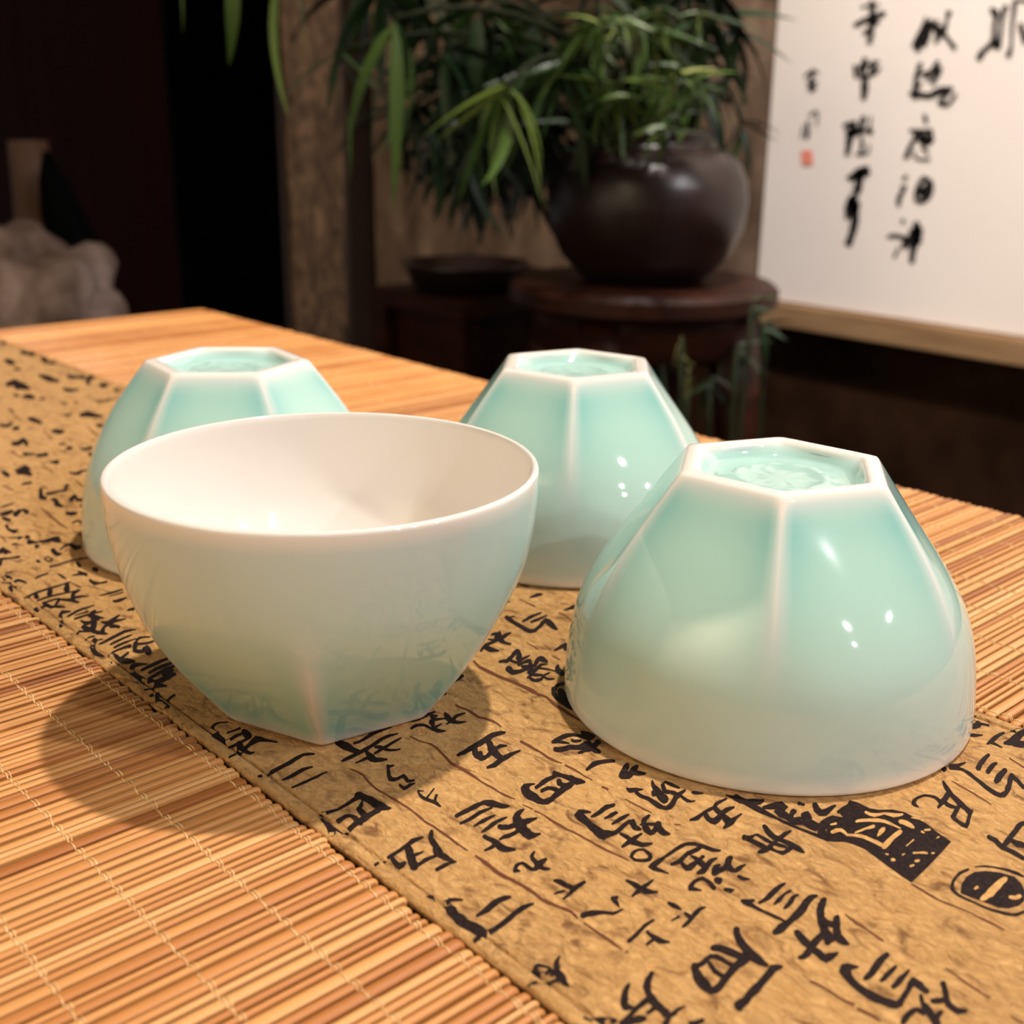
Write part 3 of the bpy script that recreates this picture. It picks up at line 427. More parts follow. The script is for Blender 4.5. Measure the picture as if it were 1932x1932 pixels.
2715 1398 2 4 1 -7 5 11 10 -14 7 16 11 -14 8 17 19 -15 6 16 24 -11 4 10 1 -7 1 4
2716 1359 1 6 3 -9 4 14 17 -15 6 18 18 -16 6 20 22 -15 5 14 26 -7 2 7 2 -5 1 3
2790 1349 11 1 -20 -7 27 3 -36 -17 34 3 -35 -17 36 5 -39 -19 28 4 -28 -18 24 3 -17 -6 10 1
2850 1286 8 -3 -20 1 19 -8 -29 -3 16 -7 -31 -3 18 -9 -33 -3 18 -8 -37 -4 22 -6 -36 -9 26 -3 -30 -12 27 1 -29 -13 27 7 -26 -18 28 12 -15 -18 20 11 -8 -17 14 8 -8 -8 5 3
2750 1263 7 4 -10 -10 19 10 -13 -19 23 13 -12 -21 20 15 -7 -21 16 16 -1 -18 13 14 -3 -10 5 5
2755 1299 5 -2 -10 1 10 -5 -26 -5 14 -6 -27 -6 15 -3 -30 -9 30 -3 -38 -10 32 -2 -40 -12 30 -2 -38 -11 28 -3 -37 -7 33 -4 -39 -6 30 -3 -24 -3 12 -2
2609 1265 0 5 6 -9 0 14 22 -11 1 20 17 -17 7 18 7 -19 15 18 -1 -18 18 11 -18 -20 24 8 -23 -19 25 6 -17 -8 10 2
2702 1217 3 7 2 -13 7 18 9 -15 6 15 9 -12 4 9 1 -6 1 4
2695 1568 7 3 -10 -8 17 8 -19 -20 28 15 -19 -23 22 19 -4 -18 9 16 7 -12 3 7 0 -5 2 3
2676 1555 8 8 -9 -15 21 18 -11 -20 16 14 -7 -16 13 11 -6 -9 5 4
2874 1656 7 -4 -18 2 18 -9 -35 -1 17 -10 -31 -2 15 -13 -38 1 17 -15 -40 -4 24 -7 -38 -13 30 1 -28 -18 24 6 -19 -16 15 7 -6 -12 8 4 -5 -4 3 1
2736 1593 4 10 2 -16 11 23 6 -21 12 25 3 -28 14 28 0 -19 5 11
2823 1656 10 4 -15 -11 24 10 -26 -21 29 12 -26 -23 29 17 -18 -21 21 21 -10 -18 10 13 -3 -9 4 5
2603 1825 6 -4 -18 3 16 -12 -34 -2 19 -11 -34 -7 25 -5 -41 -14 35 1 -42 -19 32 1 -44 -23 38 2 -51 -26 44 7 -43 -27 40 9 -38 -26 34 10 -29 -21 23 7 -19 -18 18 7 -13 -9 7 3
2463 1808 8 7 -9 -15 18 17 -12 -25 26 21 -20 -28 29 16 -25 -32 33 15 -28 -34 33 15 -27 -36 30 14 -26 -35 35 16 -22 -18 14 7
2357 1786 8 11 -7 -21 20 29 0 -28 11 18 7 -21 8 19 16 -13 5 17 9 -18 14 16 -7 -25 22 12 -19 -28 22 9 -21 -26 18 6 -17 -25 18 10 -6 -17 13 12 -3 -17 13 14 -5 -11 5 6
2369 1801 8 -2 -17 -3 20 -4 -33 -11 24 -5 -41 -12 36 -3 -49 -19 40 0 -47 -21 44 4 -45 -24 38 10 -33 -28 26 18 -9 -26 16 26 7 -25 7 25 18 -18 4 24 23 -17 3 23 25 -18 3 25 23 -20 7 24 15 -27 13 32 10 -31 14 29 0 -19 6 11
2416 1780 6 -1 -13 -3 15 -1 -26 -18 18 0 -28 -19 21 3 -21 -21 19 6 -20 -23 21 7 -14 -9 9 3
2564 1623 -5 -4 5 8 -11 -10 4 22 -20 -19 3 29 -14 -28 -15 21 -4 -26 -24 20 -4 -24 -24 19 -5 -24 -23 23 -7 -31 -23 26 -5 -26 -22 18 -7 -26 -11 30 -10 -31 -8 30 -12 -34 -1 23 -5 -13
2721 1696 9 0 -18 -5 22 1 -34 -17 32 2 -40 -18 34 3 -42 -22 37 5 -38 -23 28 4 -37 -22 32 5 -32 -21 33 5 -40 -25 34 9 -33 -31 34 22 -5 -25 14 17 15 -14 4 6 -1 -4 2 2
2623 1612 4 5 -4 -9 10 11 2 -21 15 19 9 -21 9 25 22 -17 1 22 27 -16 3 26 18 -21 9 23 4 -23 21 25 -16 -27 26 15 -27 -25 33 15 -20 -16 13 6
2924 1733 3 -7 -12 9 7 -18 -38 5 9 -20 -39 4 13 -16 -40 -2 20 -13 -43 -5 29 -10 -45 -9 31 -5 -40 -12 26 -4 -46 -9 39 -6 -51 -8 42 -7 -36 -4 17 -3
2807 1663 9 5 -13 -12 22 13 -11 -30 26 14 -16 -31 28 15 -17 -15 11 6
2883 1655 3 -4 -11 4 8 -11 -35 -1 12 -14 -35 -2 13 -11 -36 -3 25 -10 -40 -9 29 0 -34 -22 26 5 -22 -24 11 2 -8 -4 4 1
2199 1707 3 3 -3 -7 6 9 4 -11 5 7 5 -9 4 6 -2 -4 2 2
2172 1645 6 8 -5 -15 14 19 7 -23 9 12 11 -17 7 8 -3 -6 3 3
2424 2169 7 1 -15 -6 17 2 -19 -9 21 2 -26 -11 21 2 -22 -15 14 2 -16 -16 5 1 -4 -2 2 0
2282 2165 7 9 -7 -18 16 23 2 -26 16 21 -3 -30 20 23 -3 -30 16 18 -1 -26 14 13 -4 -24 13 11 -3 -23 11 13 8 -16 7 11 14 -10 5 7 -1 -6 1 3
2303 1988 1 6 2 -10 4 15 16 -13 5 16 17 -12 4 15 22 -8 4 14 21 -9 5 15 15 -13 6 12 15 -11 4 10 -1 -7 2 4
2383 1990 5 1 -9 -4 13 3 -18 -19 15 4 -19 -20 21 6 -23 -22 26 11 -25 -26 25 14 -13 -24 16 12 -3 -20 7 5 -4 -4 3 2
2334 1943 2 5 0 -8 4 11 11 -9 5 12 11 -12 4 12 1 -8 2 5
2535 2037 5 3 -8 -8 13 7 -15 -18 18 9 -19 -20 24 11 -19 -22 18 7 -14 -20 8 3 -5 -5 3 2
2476 1970 1 2 0 -4 3 6 13 -8 5 8 12 -11 6 12 -2 -9 3 5
2477 1927 2 4 1 -7 4 10 12 -11 5 15 14 -12 4 15 15 -10 1 15 16 -11 2 18 14 -15 6 19 9 -14 8 15 3 -15 10 12 2 -13 6 6 -2 -5 2 3
2537 1973 4 1 -7 -4 10 3 -16 -17 18 5 -22 -19 22 6 -17 -9 9 2
2179 1867 0 -2 -2 3 1 -5 -16 4 1 -15 -19 8 6 -15 -25 4 11 -16 -29 3 17 -15 -32 1 21 -9 -31 -11 32 9 -20 -20 18 17 -2 -17 6 6 -3 -5 2 2
2263 1858 1 -6 -6 8 1 -14 -18 8 2 -16 -19 12 5 -21 -19 12 10 -18 -26 9 20 -15 -30 0 21 -7 -30 -7 21 -4 -28 -8 25 -3 -37 -11 34 2 -35 -20 29 5 -34 -21 32 5 -31 -20 27 5 -34 -20 36 10 -30 -22 25 15 -12 -20 11 15 3 -17 5 17 9 -12 6 13 9 -13 5 10 10 -11 3 6 0 -4 1 2
2032 1765 2 8 3 -14 4 21 19 -16 3 17 20 -13 3 16 19 -10 2 17 17 -15 4 17 15 -17 7 20 14 -19 8 20 0 -14 3 8
2118 1750 2 4 0 -8 4 11 11 -13 5 14 12 -14 6 17 0 -12 3 7
2043 1767 7 8 -8 -16 17 19 -7 -28 22 26 -8 -30 18 21 -4 -29 20 25 -2 -29 13 16 -4 -13 5 6
2163 1708 1 -6 -6 7 2 -13 -19 8 4 -16 -20 12 4 -19 -8 11 1 -8
1978 1853 4 2 -7 -6 11 5 -7 -17 9 4 -6 -16 7 3 -4 -4 2 1
1998 1844 3 1 -4 -4 6 4 -9 -17 16 8 -14 -20 20 12 -18 -25 26 18 -16 -27 21 19 -10 -27 18 19 -4 -24 12 13 -6 -11 5 6
2177 1638 5 8 -3 -14 12 19 6 -21 10 15 9 -18 8 14 -2 -10 3 5
1979 5741 1 8 0 -13 4 19 32 1 6 25 31 -10 8 30 28 -23 9 29 34 -22 8 29 45 -19 8 23 52 -8 5 17 -1 -12 2 7
2231 5830 5 -9 -19 -4 13 -23 -33 -17 16 -27 -37 -10 20 -33 -28 -3 8 -13
2135 5799 2 -13 -14 4 6 -31 -23 10 9 -44 -24 15 8 -37 -17 6 3 -15
2015 5674 2 8 -1 -12 5 19 20 -16 7 27 23 -18 7 24 31 -27 8 25 35 -25 7 21 33 -24 7 19 35 -21 6 18 -3 -13 3 7
2052 5786 7 -5 -20 -11 16 -14 -23 -4 16 -14 -25 -2 23 -19 -26 -10 9 -8
2023 5629 2 9 -1 -16 7 23 14 -21 6 21 14 -20 8 25 12 -23 8 25 7 -28 11 25 -1 -44 13 28 -4 -49 17 34 -5 -50 19 41 -9 -59 22 44 -16 -65 19 33 -7 -45 10 17 -6 -16 4 7
2053 5542 -2 8 8 -4 -3 19 16 -2 -3 24 14 -6 0 26 11 -15 3 30 9 -13 2 19 3 -9 1 7
2238 5680 -3 -7 2 12 -6 -18 -9 22 -9 -33 -11 32 -3 -42 -24 1 9 -28 -30 -17 11 -23 -16 0 4 -9
2152 5579 4 17 -2 -26 11 41 5 -29 10 33 6 -31 12 34 11 -39 10 25 15 -35 5 12 -2 -9 2 4
2049 5556 6 13 -9 -28 16 32 -8 -47 16 33 -6 -42 13 29 -2 -37 9 21 3 -23 6 13 -3 -10 2 5
2023 5630 8 13 -13 -33 21 31 -18 -71 24 38 -20 -72 21 40 -6 -43 13 40 1 -32 7 26 -1 -17 3 11
1961 5562 2 11 2 -16 3 29 12 -14 5 27 11 -13 8 28 8 -37 11 28 7 -42 9 22 -4 -17 4 9
1960 5579 7 11 -11 -26 18 28 -17 -48 17 28 -14 -42 17 26 -11 -26 7 10
2090 5444 -3 -6 3 13 -6 -15 -8 33 -14 -35 -3 49 -11 -46 -13 18 4 -29 -24 -10 15 -13 -34 -36 19 -4 -30 -37 16 -8 -22 2 8 -28 -13 20 3 -32 -9 11 1 -13
1989 5323 4 8 -6 -17 10 18 -3 -43 9 15 -1 -38 5 9 -3 -9 2 4
2047 5385 2 10 1 -14 4 24 26 -8 6 27 28 -9 8 30 35 -18 7 22 40 -11 5 15 -1 -11 2 6
2082 5383 2 5 -1 -8 4 11 27 -13 6 17 26 -18 7 24 -2 -17 3 10
2057 5337 3 8 -1 -12 6 20 23 -16 8 24 25 -20 8 25 30 -27 8 22 35 -20 6 17 -2 -12 2 7
2187 5387 -2 -13 -2 17 -5 -32 -18 23 -6 -51 -31 0 30 12 -24 -56 29 51 -11 -62 20 36 -9 -44 13 23 -6 -36 10 17 -6 -15 4 7
2075 5308 4 5 -7 -15 10 15 -11 -50 18 28 -12 -57 21 48 -2 -44 10 39 9 -23 8 30 7 -29 11 34 3 -40 15 45 -5 -31 7 18
2045 5203 -1 11 8 -10 -1 28 20 -2 0 25 20 -1 0 29 7 -13 -1 12
2046 5230 9 15 -14 -34 23 38 -18 -73 28 47 -19 -69 27 44 -22 -60 28 44 -28 -63 27 42 -16 -39 11 16
2148 5352 11 0 -25 -20 27 1 -43 -50 26 -3 -43 -36 22 -19 -39 -11 14 -35 -34 0 11 -36 -18 7 4 -15
2140 5228 4 7 -5 -14 9 17 -5 -49 18 38 1 -47 14 43 24 -22 8 40 36 0 3 18 1 -11 1 7
2093 5096 -5 11 19 0 -12 26 22 -6 -6 29 17 -4 3 25 18 -16 8 34 19 -22 11 35 22 -29 10 29 25 -26 6 15 -2 -12 2 7
2147 5153 9 17 -11 -38 23 45 -6 -56 20 38 -6 -56 16 30 -9 -24 7 12
2068 5124 9 19 -11 -39 23 47 -10 -60 18 36 -6 -46 16 31 -9 -36 10 19 -1 -19 4 9 -2 -8 2 4
1972 5167 2 7 0 -11 3 17 19 -5 5 20 16 -19 9 24 18 -41 9 21 18 -48 9 20 -4 -16 3 8
1998 5091 3 9 -2 -16 7 22 18 -19 6 19 17 -21 6 20 -1 -13 2 8
2012 5044 2 6 -1 -10 5 14 19 -18 4 12 20 -17 5 15 -2 -11 2 6
2044 5075 3 -14 -14 11 7 -36 -34 -4 9 -29 -35 -18 18 -13 -34 -39 28 13 -33 -58 29 32 -20 -56 19 30 -8 -47 11 18 -6 -17 5 7
2026 4989 2 8 0 -13 5 21 30 -11 8 28 30 -13 8 32 31 -16 8 32 27 -19 11 32 15 -33 10 24 14 -28 6 15 -3 -12 3 6
2062 4954 1 7 1 -11 4 19 30 -8 7 26 26 -14 7 23 22 -14 7 22 21 -12 4 12 -1 -8 1 5
2059 4910 2 9 0 -13 5 22 26 -12 7 27 23 -18 8 27 21 -18 7 18 21 -15 4 13 -1 -10 2 5
2008 4854 1 6 1 -9 3 14 24 0 4 19 22 -10 7 21 22 -20 10 29 18 -37 16 42 -6 -31 6 17
2032 4859 5 4 -10 -16 13 10 -22 -51 25 22 -30 -62 27 34 -25 -67 32 52 -17 -65 30 58 -15 -67 23 47 -2 -45 8 18 -4 -14 4 7
2022 4768 2 15 4 -21 5 39 26 -7 3 25 28 1 2 18 2 -10 1 7
2159 4898 0 7 5 -6 -1 17 17 1 1 24 13 -12 9 27 12 -30 9 19 13 -32 8 15 -4 -12 3 6
2169 4923 4 -8 -14 3 10 -22 -38 -22 14 -20 -38 -34 26 15 -17 -47 22 40 -3 -50 13 40 8 -28 9 48 -12 -53 37 62 -39 -52 33 3 -44 -34 29 -4 -29 -19 11 -2
2150 4886 4 10 -4 -18 10 23 10 -39 12 28 9 -38 10 25 10 -24 8 23 10 -18 7 20 -2 -14 3 8
1979 4769 4 9 -4 -18 10 23 32 -45 6 15 36 -36 4 9 -2 -8 2 4
2102 4662 -2 -5 3 11 -7 -14 -14 39 -12 -27 -9 45 -15 -46 -14 29 2 -40 -27 -2 23 -9 -33 -34 30 21 -31 -58 25 27 -22 -59 27 32 -23 -65 27 34 -19 -35 11 14
2005 4508 3 9 0 -15 5 23 22 -11 6 22 22 -16 7 28 27 -14 8 31 25 -20 9 30 15 -26 9 29 14 -23 9 29 -2 -21 4 11
2044 4613 3 11 -1 -17 8 27 27 -18 9 33 25 -25 11 36 25 -25 11 33 25 -25 9 26 -1 -18 3 11
2059 4569 3 11 1 -17 7 27 19 -19 10 34 17 -29 12 38 17 -36 13 42 20 -30 9 28 -2 -20 4 11
1979 4575 10 14 -15 -32 25 33 -27 -66 32 40 -25 -62 31 39 -21 -41 12 15
2026 4516 13 12 -25 -37 34 31 -38 -65 41 42 -37 -75 39 56 -16 -66 20 37 3 -45 7 14 -3 -12 3 6
2034 4463 6 18 -3 -31 14 45 20 -40 14 47 16 -41 15 45 7 -31 12 37 3 -34 10 34 -1 -24 4 14
2092 4513 7 24 -4 -40 19 60 5 -51 17 49 7 -45 16 48 -2 -32 6 19
1970 4429 3 9 -2 -16 8 21 10 -23 7 17 12 -22 7 18 -2 -13 3 7
1960 4357 2 11 0 -17 7 28 9 -18 6 23 6 -20 9 19 -10 -37 18 22 -17 -43 18 20 -12 -22 7 8
2007 4389 5 -6 -15 0 12 -15 -29 -17 13 -11 -31 -26 20 3 -34 -48 39 30 -42 -68 40 46 -24 -54 26 38 -14 -46 14 21 -8 -19 5 9
1993 4287 2 10 0 -16 6 25 20 -15 5 22 21 -9 5 20 0 -12 2 8
2278 5546 2 6 -2 -11 6 14 19 -22 8 22 19 -27 11 31 22 -25 9 26 26 -20 8 23 -3 -16 3 9
2311 5504 2 4 -2 -8 5 12 32 -10 5 14 33 -11 6 17 -2 -12 2 7
2294 5430 5 11 -5 -20 11 27 -1 -40 15 35 2 -38 15 43 7 -36 11 33 14 -17 5 15 -1 -10 2 6
2297 5277 4 10 -4 -18 10 25 5 -27 12 31 0 -40 16 42 -6 -30 6 17
2247 6089 4 11 -3 -21 9 30 10 -32 10 30 15 -28 8 27 27 -17 8 27 34 -17 8 24 37 -30 9 23 39 -33 8 20 -3 -14 3 8
2124 5970 2 9 0 -14 5 22 13 -9 5 23 12 -17 8 28 13 -21 7 25 13 -23 8 23 -3 -16 3 9
2243 5973 4 4 -7 -12 9 11 -10 -43 13 17 -16 -49 17 24 -13 -42 12 16 -11 -36 9 13 -6 -13 3 5
2276 6226 2 9 -1 -14 5 21 7 -12 7 22 3 -20 9 20 -6 -44 11 18 -11 -35 9 0 -13 1 -6 -26 -7 20 -8 -20 5 38 -10 -19 6 41 -9 -15 6 15 -3 -6
2231 6225 8 14 -15 -35 22 35 -16 -44 17 29 -14 -40 15 24 -10 -25 5 9
2350 6310 9 14 -13 -32 21 35 -17 -68 23 40 -23 -78 26 43 -16 -41 10 17
2385 6071 8 7 -17 -25 21 18 -28 -50 22 19 -28 -50 28 24 -24 -35 11 10
2288 5895 3 8 -3 -14 7 19 15 -27 11 30 7 -40 16 36 -8 -51 17 32 -10 -48 11 20 -7 -18 5 7
2333 5936 5 9 -8 -22 13 23 -3 -56 15 27 -5 -60 14 25 -8 -23 5 10
2402 5915 12 22 -18 -50 30 55 -23 -63 33 60 -33 -80 32 58 -17 -49 13 24
2329 5785 7 7 -13 -21 16 16 -21 -53 23 27 -24 -63 24 42 -7 -48 14 35 3 -35 10 24 5 -31 11 31 6 -30 11 30 -4 -22 5 12
1998 6071 4 22 -1 -36 12 55 3 -42 13 52 -6 -51 21 49 -16 -55 16 22 -15 -46 11 13 -8 -17 4 6
1974 6030 3 6 -3 -13 7 16 5 -47 11 27 4 -52 12 40 14 -25 9 40 10 -29 15 41 -6 -64 17 31 -8 -65 10 18 -7 -18 5 6
1994 5944 7 14 -10 -31 17 35 -4 -56 15 31 -3 -54 12 24 -7 -21 5 10
2000 6120 1 6 0 -10 4 16 32 1 4 17 33 -1 4 16 0 -10 1 6
2089 6369 6 18 -6 -34 14 43 11 -46 12 33 11 -42 10 28 11 -37 11 33 6 -41 14 44 -5 -41 8 33 1 -17 1 15 1 -8 1 6
2057 6266 -3 7 11 2 -8 17 24 11 -10 21 24 12 -10 22 15 2 -4 9
1980 5948 11 7 -23 -32 28 16 -30 -41 20 11 -26 -38 17 9 -14 -19 7 4
2242 5798 2 3 -3 -8 5 8 0 -51 7 12 -3 -56 9 15 -5 -14 3 6
2714 8014 11 18 -22 -47 28 45 -33 -83 38 61 -44 -99 50 79 -49 -107 43 69 -43 -97 37 57 -28 -59 15 23
2785 7977 5 17 -6 -31 14 44 1 -51 20 60 -2 -64 23 74 -3 -73 30 96 -26 -116 57 139 -55 -146 53 90 -47 -112 38 58 -28 -58 15 23
2769 7901 9 27 -11 -48 23 67 -4 -86 34 94 -18 -108 42 99 -36 -128 50 98 -43 -130 41 76 -28 -68 16 30
2699 7634 3 10 -3 -18 8 26 8 -31 16 52 2 -49 18 54 -5 -58 20 52 -4 -54 16 42 -9 -30 7 16
2745 7456 2 15 1 -20 7 36 13 -10 7 31 7 -19 12 32 -4 -45 10 20 -7 -49 9 16 -6 -15 3 7
2757 7477 8 -5 -24 -16 20 -12 -54 -69 24 -7 -61 -87 51 47 -38 -84 38 79 -24 -88 27 61 -16 -47 11 24
2736 7341 9 22 -10 -40 21 56 -5 -62 22 60 -2 -62 20 57 10 -47 16 52 11 -43 16 45 -2 -60 22 58 1 -54 8 55 25 7 -12 26 27 10 1 47 0 -47 19 51 -8 -46 13 28 -7 -21 5 11
2719 7223 4 8 -5 -17 10 22 -9 -54 29 61 -29 -77 39 52 -50 -74 39 19 -60 -82 52 58 -41 -89 34 57 -29 -82 26 47 -17 -50 14 26 -9 -31 9 19 -6 -16 4 8
2796 7100 3 30 7 -35 8 75 19 -38 12 74 -4 -57 42 93 -45 -105 33 34 -46 -94 33 54 -14 -64 23 61 -5 -62 24 67 -10 -46 9 26
2425 7264 3 11 -3 -18 8 26 15 -28 10 34 15 -30 10 36 13 -24 9 32 16 -13 6 21 -2 -14 2 8
2367 7113 6 21 -6 -35 16 52 -1 -61 23 74 -7 -86 26 90 0 -70 19 74 6 -53 16 60 -4 -38 7 24
2424 7034 6 38 3 -51 14 93 12 -61 13 84 7 -58 17 79 -5 -60 19 62 -7 -47 10 28 -5 -21 4 12
2512 7142 11 15 -20 -39 26 37 -31 -77 33 47 -40 -90 48 69 -37 -74 19 27
2358 7059 9 16 -14 -36 22 41 -20 -86 28 55 -20 -84 24 56 -12 -58 15 55 -1 -28 3 17 0 -10 2 7
2677 6900 9 20 -11 -36 22 49 -18 -78 30 66 -22 -87 34 80 -15 -77 29 72 -10 -65 17 42 -9 -32 7 17
2638 6702 4 17 -3 -26 12 42 8 -26 10 32 3 -30 15 35 -15 -54 21 34 -23 -62 25 36 -18 -35 10 14
2329 6922 9 6 -20 -29 24 15 -32 -55 20 16 -28 -62 20 29 -19 -70 24 46 -20 -84 29 73 -11 -69 15 60 6 -25 5 24 -1 -16 2 10
2288 6629 8 26 -8 -46 20 65 -2 -50 12 38 5 -25 6 21 -2 -15 2 8
2328 6630 13 27 -20 -59 32 66 -22 -65 26 54 -18 -58 20 42 -13 -38 8 17
2305 6541 16 36 -25 -76 41 90 -26 -94 30 69 -15 -70 22 50 -11 -55 16 40 -1 -39 9 25 10 -31 13 39 3 -58 21 63 0 -67 23 69 -2 -72 26 81 -1 -63 18 60 8 -35 7 25 -2 -17 3 10
2305 6420 7 30 -3 -45 18 76 -5 -61 13 53 2 -31 6 22 -2 -14 2 9
2426 6481 11 25 -16 -52 29 62 -21 -85 35 76 -23 -89 30 64 -15 -50 11 25
2360 6344 14 17 -26 -47 35 43 -41 -88 35 45 -37 -88 35 60 -18 -64 19 47 -2 -36 9 23 -4 -18 4 10
2393 6301 1 8 1 -10 4 20 25 5 5 26 19 -11 10 41 1 -41 17 44 -13 -53 29 50 -33 -83 33 46 -39 -95 46 85 -26 -84 25 66 -9 -63 22 64 -9 -43 9 25
2260 6681 2 7 -3 -13 6 17 12 -33 7 20 9 -39 9 23 -4 -16 3 9
2127 6473 10 34 -11 -59 25 83 -9 -70 24 77 -18 -88 29 72 -17 -78 22 46 -9 -61 12 26 -7 -22 5 10
2164 6543 11 11 -20 -34 26 27 -31 -70 26 28 -35 -74 28 29 -21 -35 11 12
2227 6552 4 14 -5 -24 11 34 2 -33 10 29 2 -32 10 32 -4 -23 4 12
3044 7713 8 16 -14 -34 21 40 -14 -63 20 41 -17 -70 25 53 -15 -72 27 66 -13 -77 29 84 -1 -55 22 72 4 -44 18 51 -1 -51 16 41 5 -36 12 29 -7 -22 5 11
3048 8034 5 12 -7 -21 12 28 -7 -79 32 75 -19 -103 41 109 -16 -83 16 68 4 -28 4 27 1 -14 2 11
2796 6971 5 14 -4 -23 11 35 -2 -29 9 28 -1 -26 9 28 -3 -18 4 11
4105 11685 22 50 -34 -95 54 124 -66 -218 92 212 -107 -309 114 258 -92 -273 89 202 -55 -188 33 76 -22 -63 14 30
4384 12538 30 79 -44 -145 74 198 -37 -182 55 146 -29 -158 41 108 -23 -77 16 44
4365 11987 33 81 -49 -148 81 202 -74 -266 92 224 -75 -261 108 247 -95 -304 91 198 -73 -252 63 135 -42 -116 25 54
4436 11638 31 53 -60 -127 77 131 -106 -239 93 159 -120 -261 114 193 -117 -256 90 166 -77 -207 76 168 -54 -206 76 185 -39 -189 73 176 -38 -181 55 131 -27 -152 51 120 -31 -88 20 48
4081 10810 12 29 -18 -55 30 73 -28 -123 62 142 -73 -216 81 167 -88 -240 103 197 -106 -283 108 221 -79 -250 66 144 -39 -176 51 112 -32 -91 20 44
4262 10616 25 54 -36 -99 61 133 -59 -191 74 162 -48 -173 65 147 -40 -168 54 125 -26 -144 62 138 -61 -221 94 204 -65 -233 82 189 -28 -151 51 125 1 -87 33 83 -18 -57 13 33
4370 10438 15 2 -44 -46 37 4 -75 -97 39 5 -76 -96 39 4 -44 -44 16 2
4335 10121 17 34 -29 -71 44 85 -54 -141 73 145 -72 -191 85 185 -54 -181 66 154 -16 -106 34 79 -19 -56 13 32
4338 9835 15 33 -23 -63 39 84 -28 -114 57 124 -47 -151 63 134 -45 -134 64 134 -47 -134 52 110 -32 -83 21 44
3706 10569 19 65 -17 -99 48 164 -16 -168 70 225 -45 -203 104 258 -122 -303 129 222 -159 -353 150 304 -112 -318 115 265 -94 -296 96 216 -85 -240 64 134 -48 -145 40 82 -26 -66 16 33
3621 10190 16 36 -26 -76 40 90 -28 -126 36 80 -21 -109 25 55 -17 -47 10 22
3645 10048 14 40 -16 -64 35 100 -19 -117 53 147 -54 -196 83 202 -63 -200 72 153 -58 -178 52 109 -37 -97 22 44
4035 10169 13 27 -22 -58 33 67 -38 -136 59 121 -53 -179 65 147 -27 -153 46 112 8 -84 29 71 -17 -54 11 28
4025 11243 15 36 -21 -67 36 89 -31 -145 45 108 -25 -132 43 105 -27 -83 18 42
3737 9919 9 23 -14 -42 25 57 -15 -81 25 60 -14 -81 29 68 -18 -52 12 27
3398 9307 22 48 -34 -100 55 120 -49 -154 66 141 -69 -195 67 134 -51 -163 53 101 -50 -163 39 74 -26 -64 15 29
3388 8831 15 32 -21 -61 36 80 -33 -127 58 127 -47 -161 60 144 -41 -156 48 127 -12 -86 29 79 -15 -58 12 32
3746 9154 22 56 -30 -104 55 140 -27 -134 63 153 -53 -189 92 202 -65 -221 76 155 -52 -186 55 111 -33 -124 45 92 -24 -100 27 57 -18 -46 11 23
3673 9291 8 15 -12 -32 18 38 -14 -74 24 52 -16 -83 27 73 5 -39 16 56 16 -15 9 34 -1 -17 4 13
3159 9253 15 36 -23 -70 37 89 -26 -132 41 100 -22 -129 35 107 3 -73 23 95 17 -38 16 71 -2 -37 7 28
3187 9057 18 54 -22 -93 47 136 -26 -126 36 106 -22 -115 45 130 -23 -90 18 52
3720 8804 18 33 -30 -73 45 84 -39 -118 54 101 -49 -138 52 97 -36 -83 21 38
3018 8640 14 38 -17 -67 34 94 -20 -118 45 127 -19 -128 35 124 2 -88 35 141 -15 -107 54 125 -67 -157 50 54 -64 -122 35 29 -32 -48 14 12
2979 8329 16 41 -22 -76 40 103 -20 -106 34 85 -13 -88 23 61 -3 -61 17 49 6 -36 9 26 -5 -19 4 11
3035 8235 12 35 -14 -58 31 85 -15 -103 35 96 -12 -89 28 79 -17 -90 36 102 -26 -110 42 119 -19 -80 17 47
3063 8023 8 19 -10 -34 19 47 -14 -73 31 75 -28 -107 44 107 -22 -77 17 43
3281 8433 11 26 -16 -53 28 68 -8 -67 22 53 -6 -60 21 48 -12 -39 8 20
3277 8304 12 28 -15 -50 30 70 -24 -95 41 95 -33 -116 44 104 -24 -75 18 42
3347 8226 7 15 -10 -29 17 38 -5 -58 24 55 -13 -75 32 75 -15 -83 36 90 -19 -98 42 105 -23 -77 17 43
3317 8016 19 48 -21 -79 46 121 -29 -113 35 92 -19 -85 36 91 -18 -66 14 36
3810 9689 7 14 -11 -28 18 36 -11 -87 26 54 -24 -115 37 77 -23 -60 15 31
3911 9640 9 19 -16 -40 24 47 -18 -65 24 49 -22 -72 28 55 -19 -47 11 22
3416 9742 9 14 -19 -40 23 36 -36 -110 27 41 -39 -112 26 39 -22 -46 11 16"""
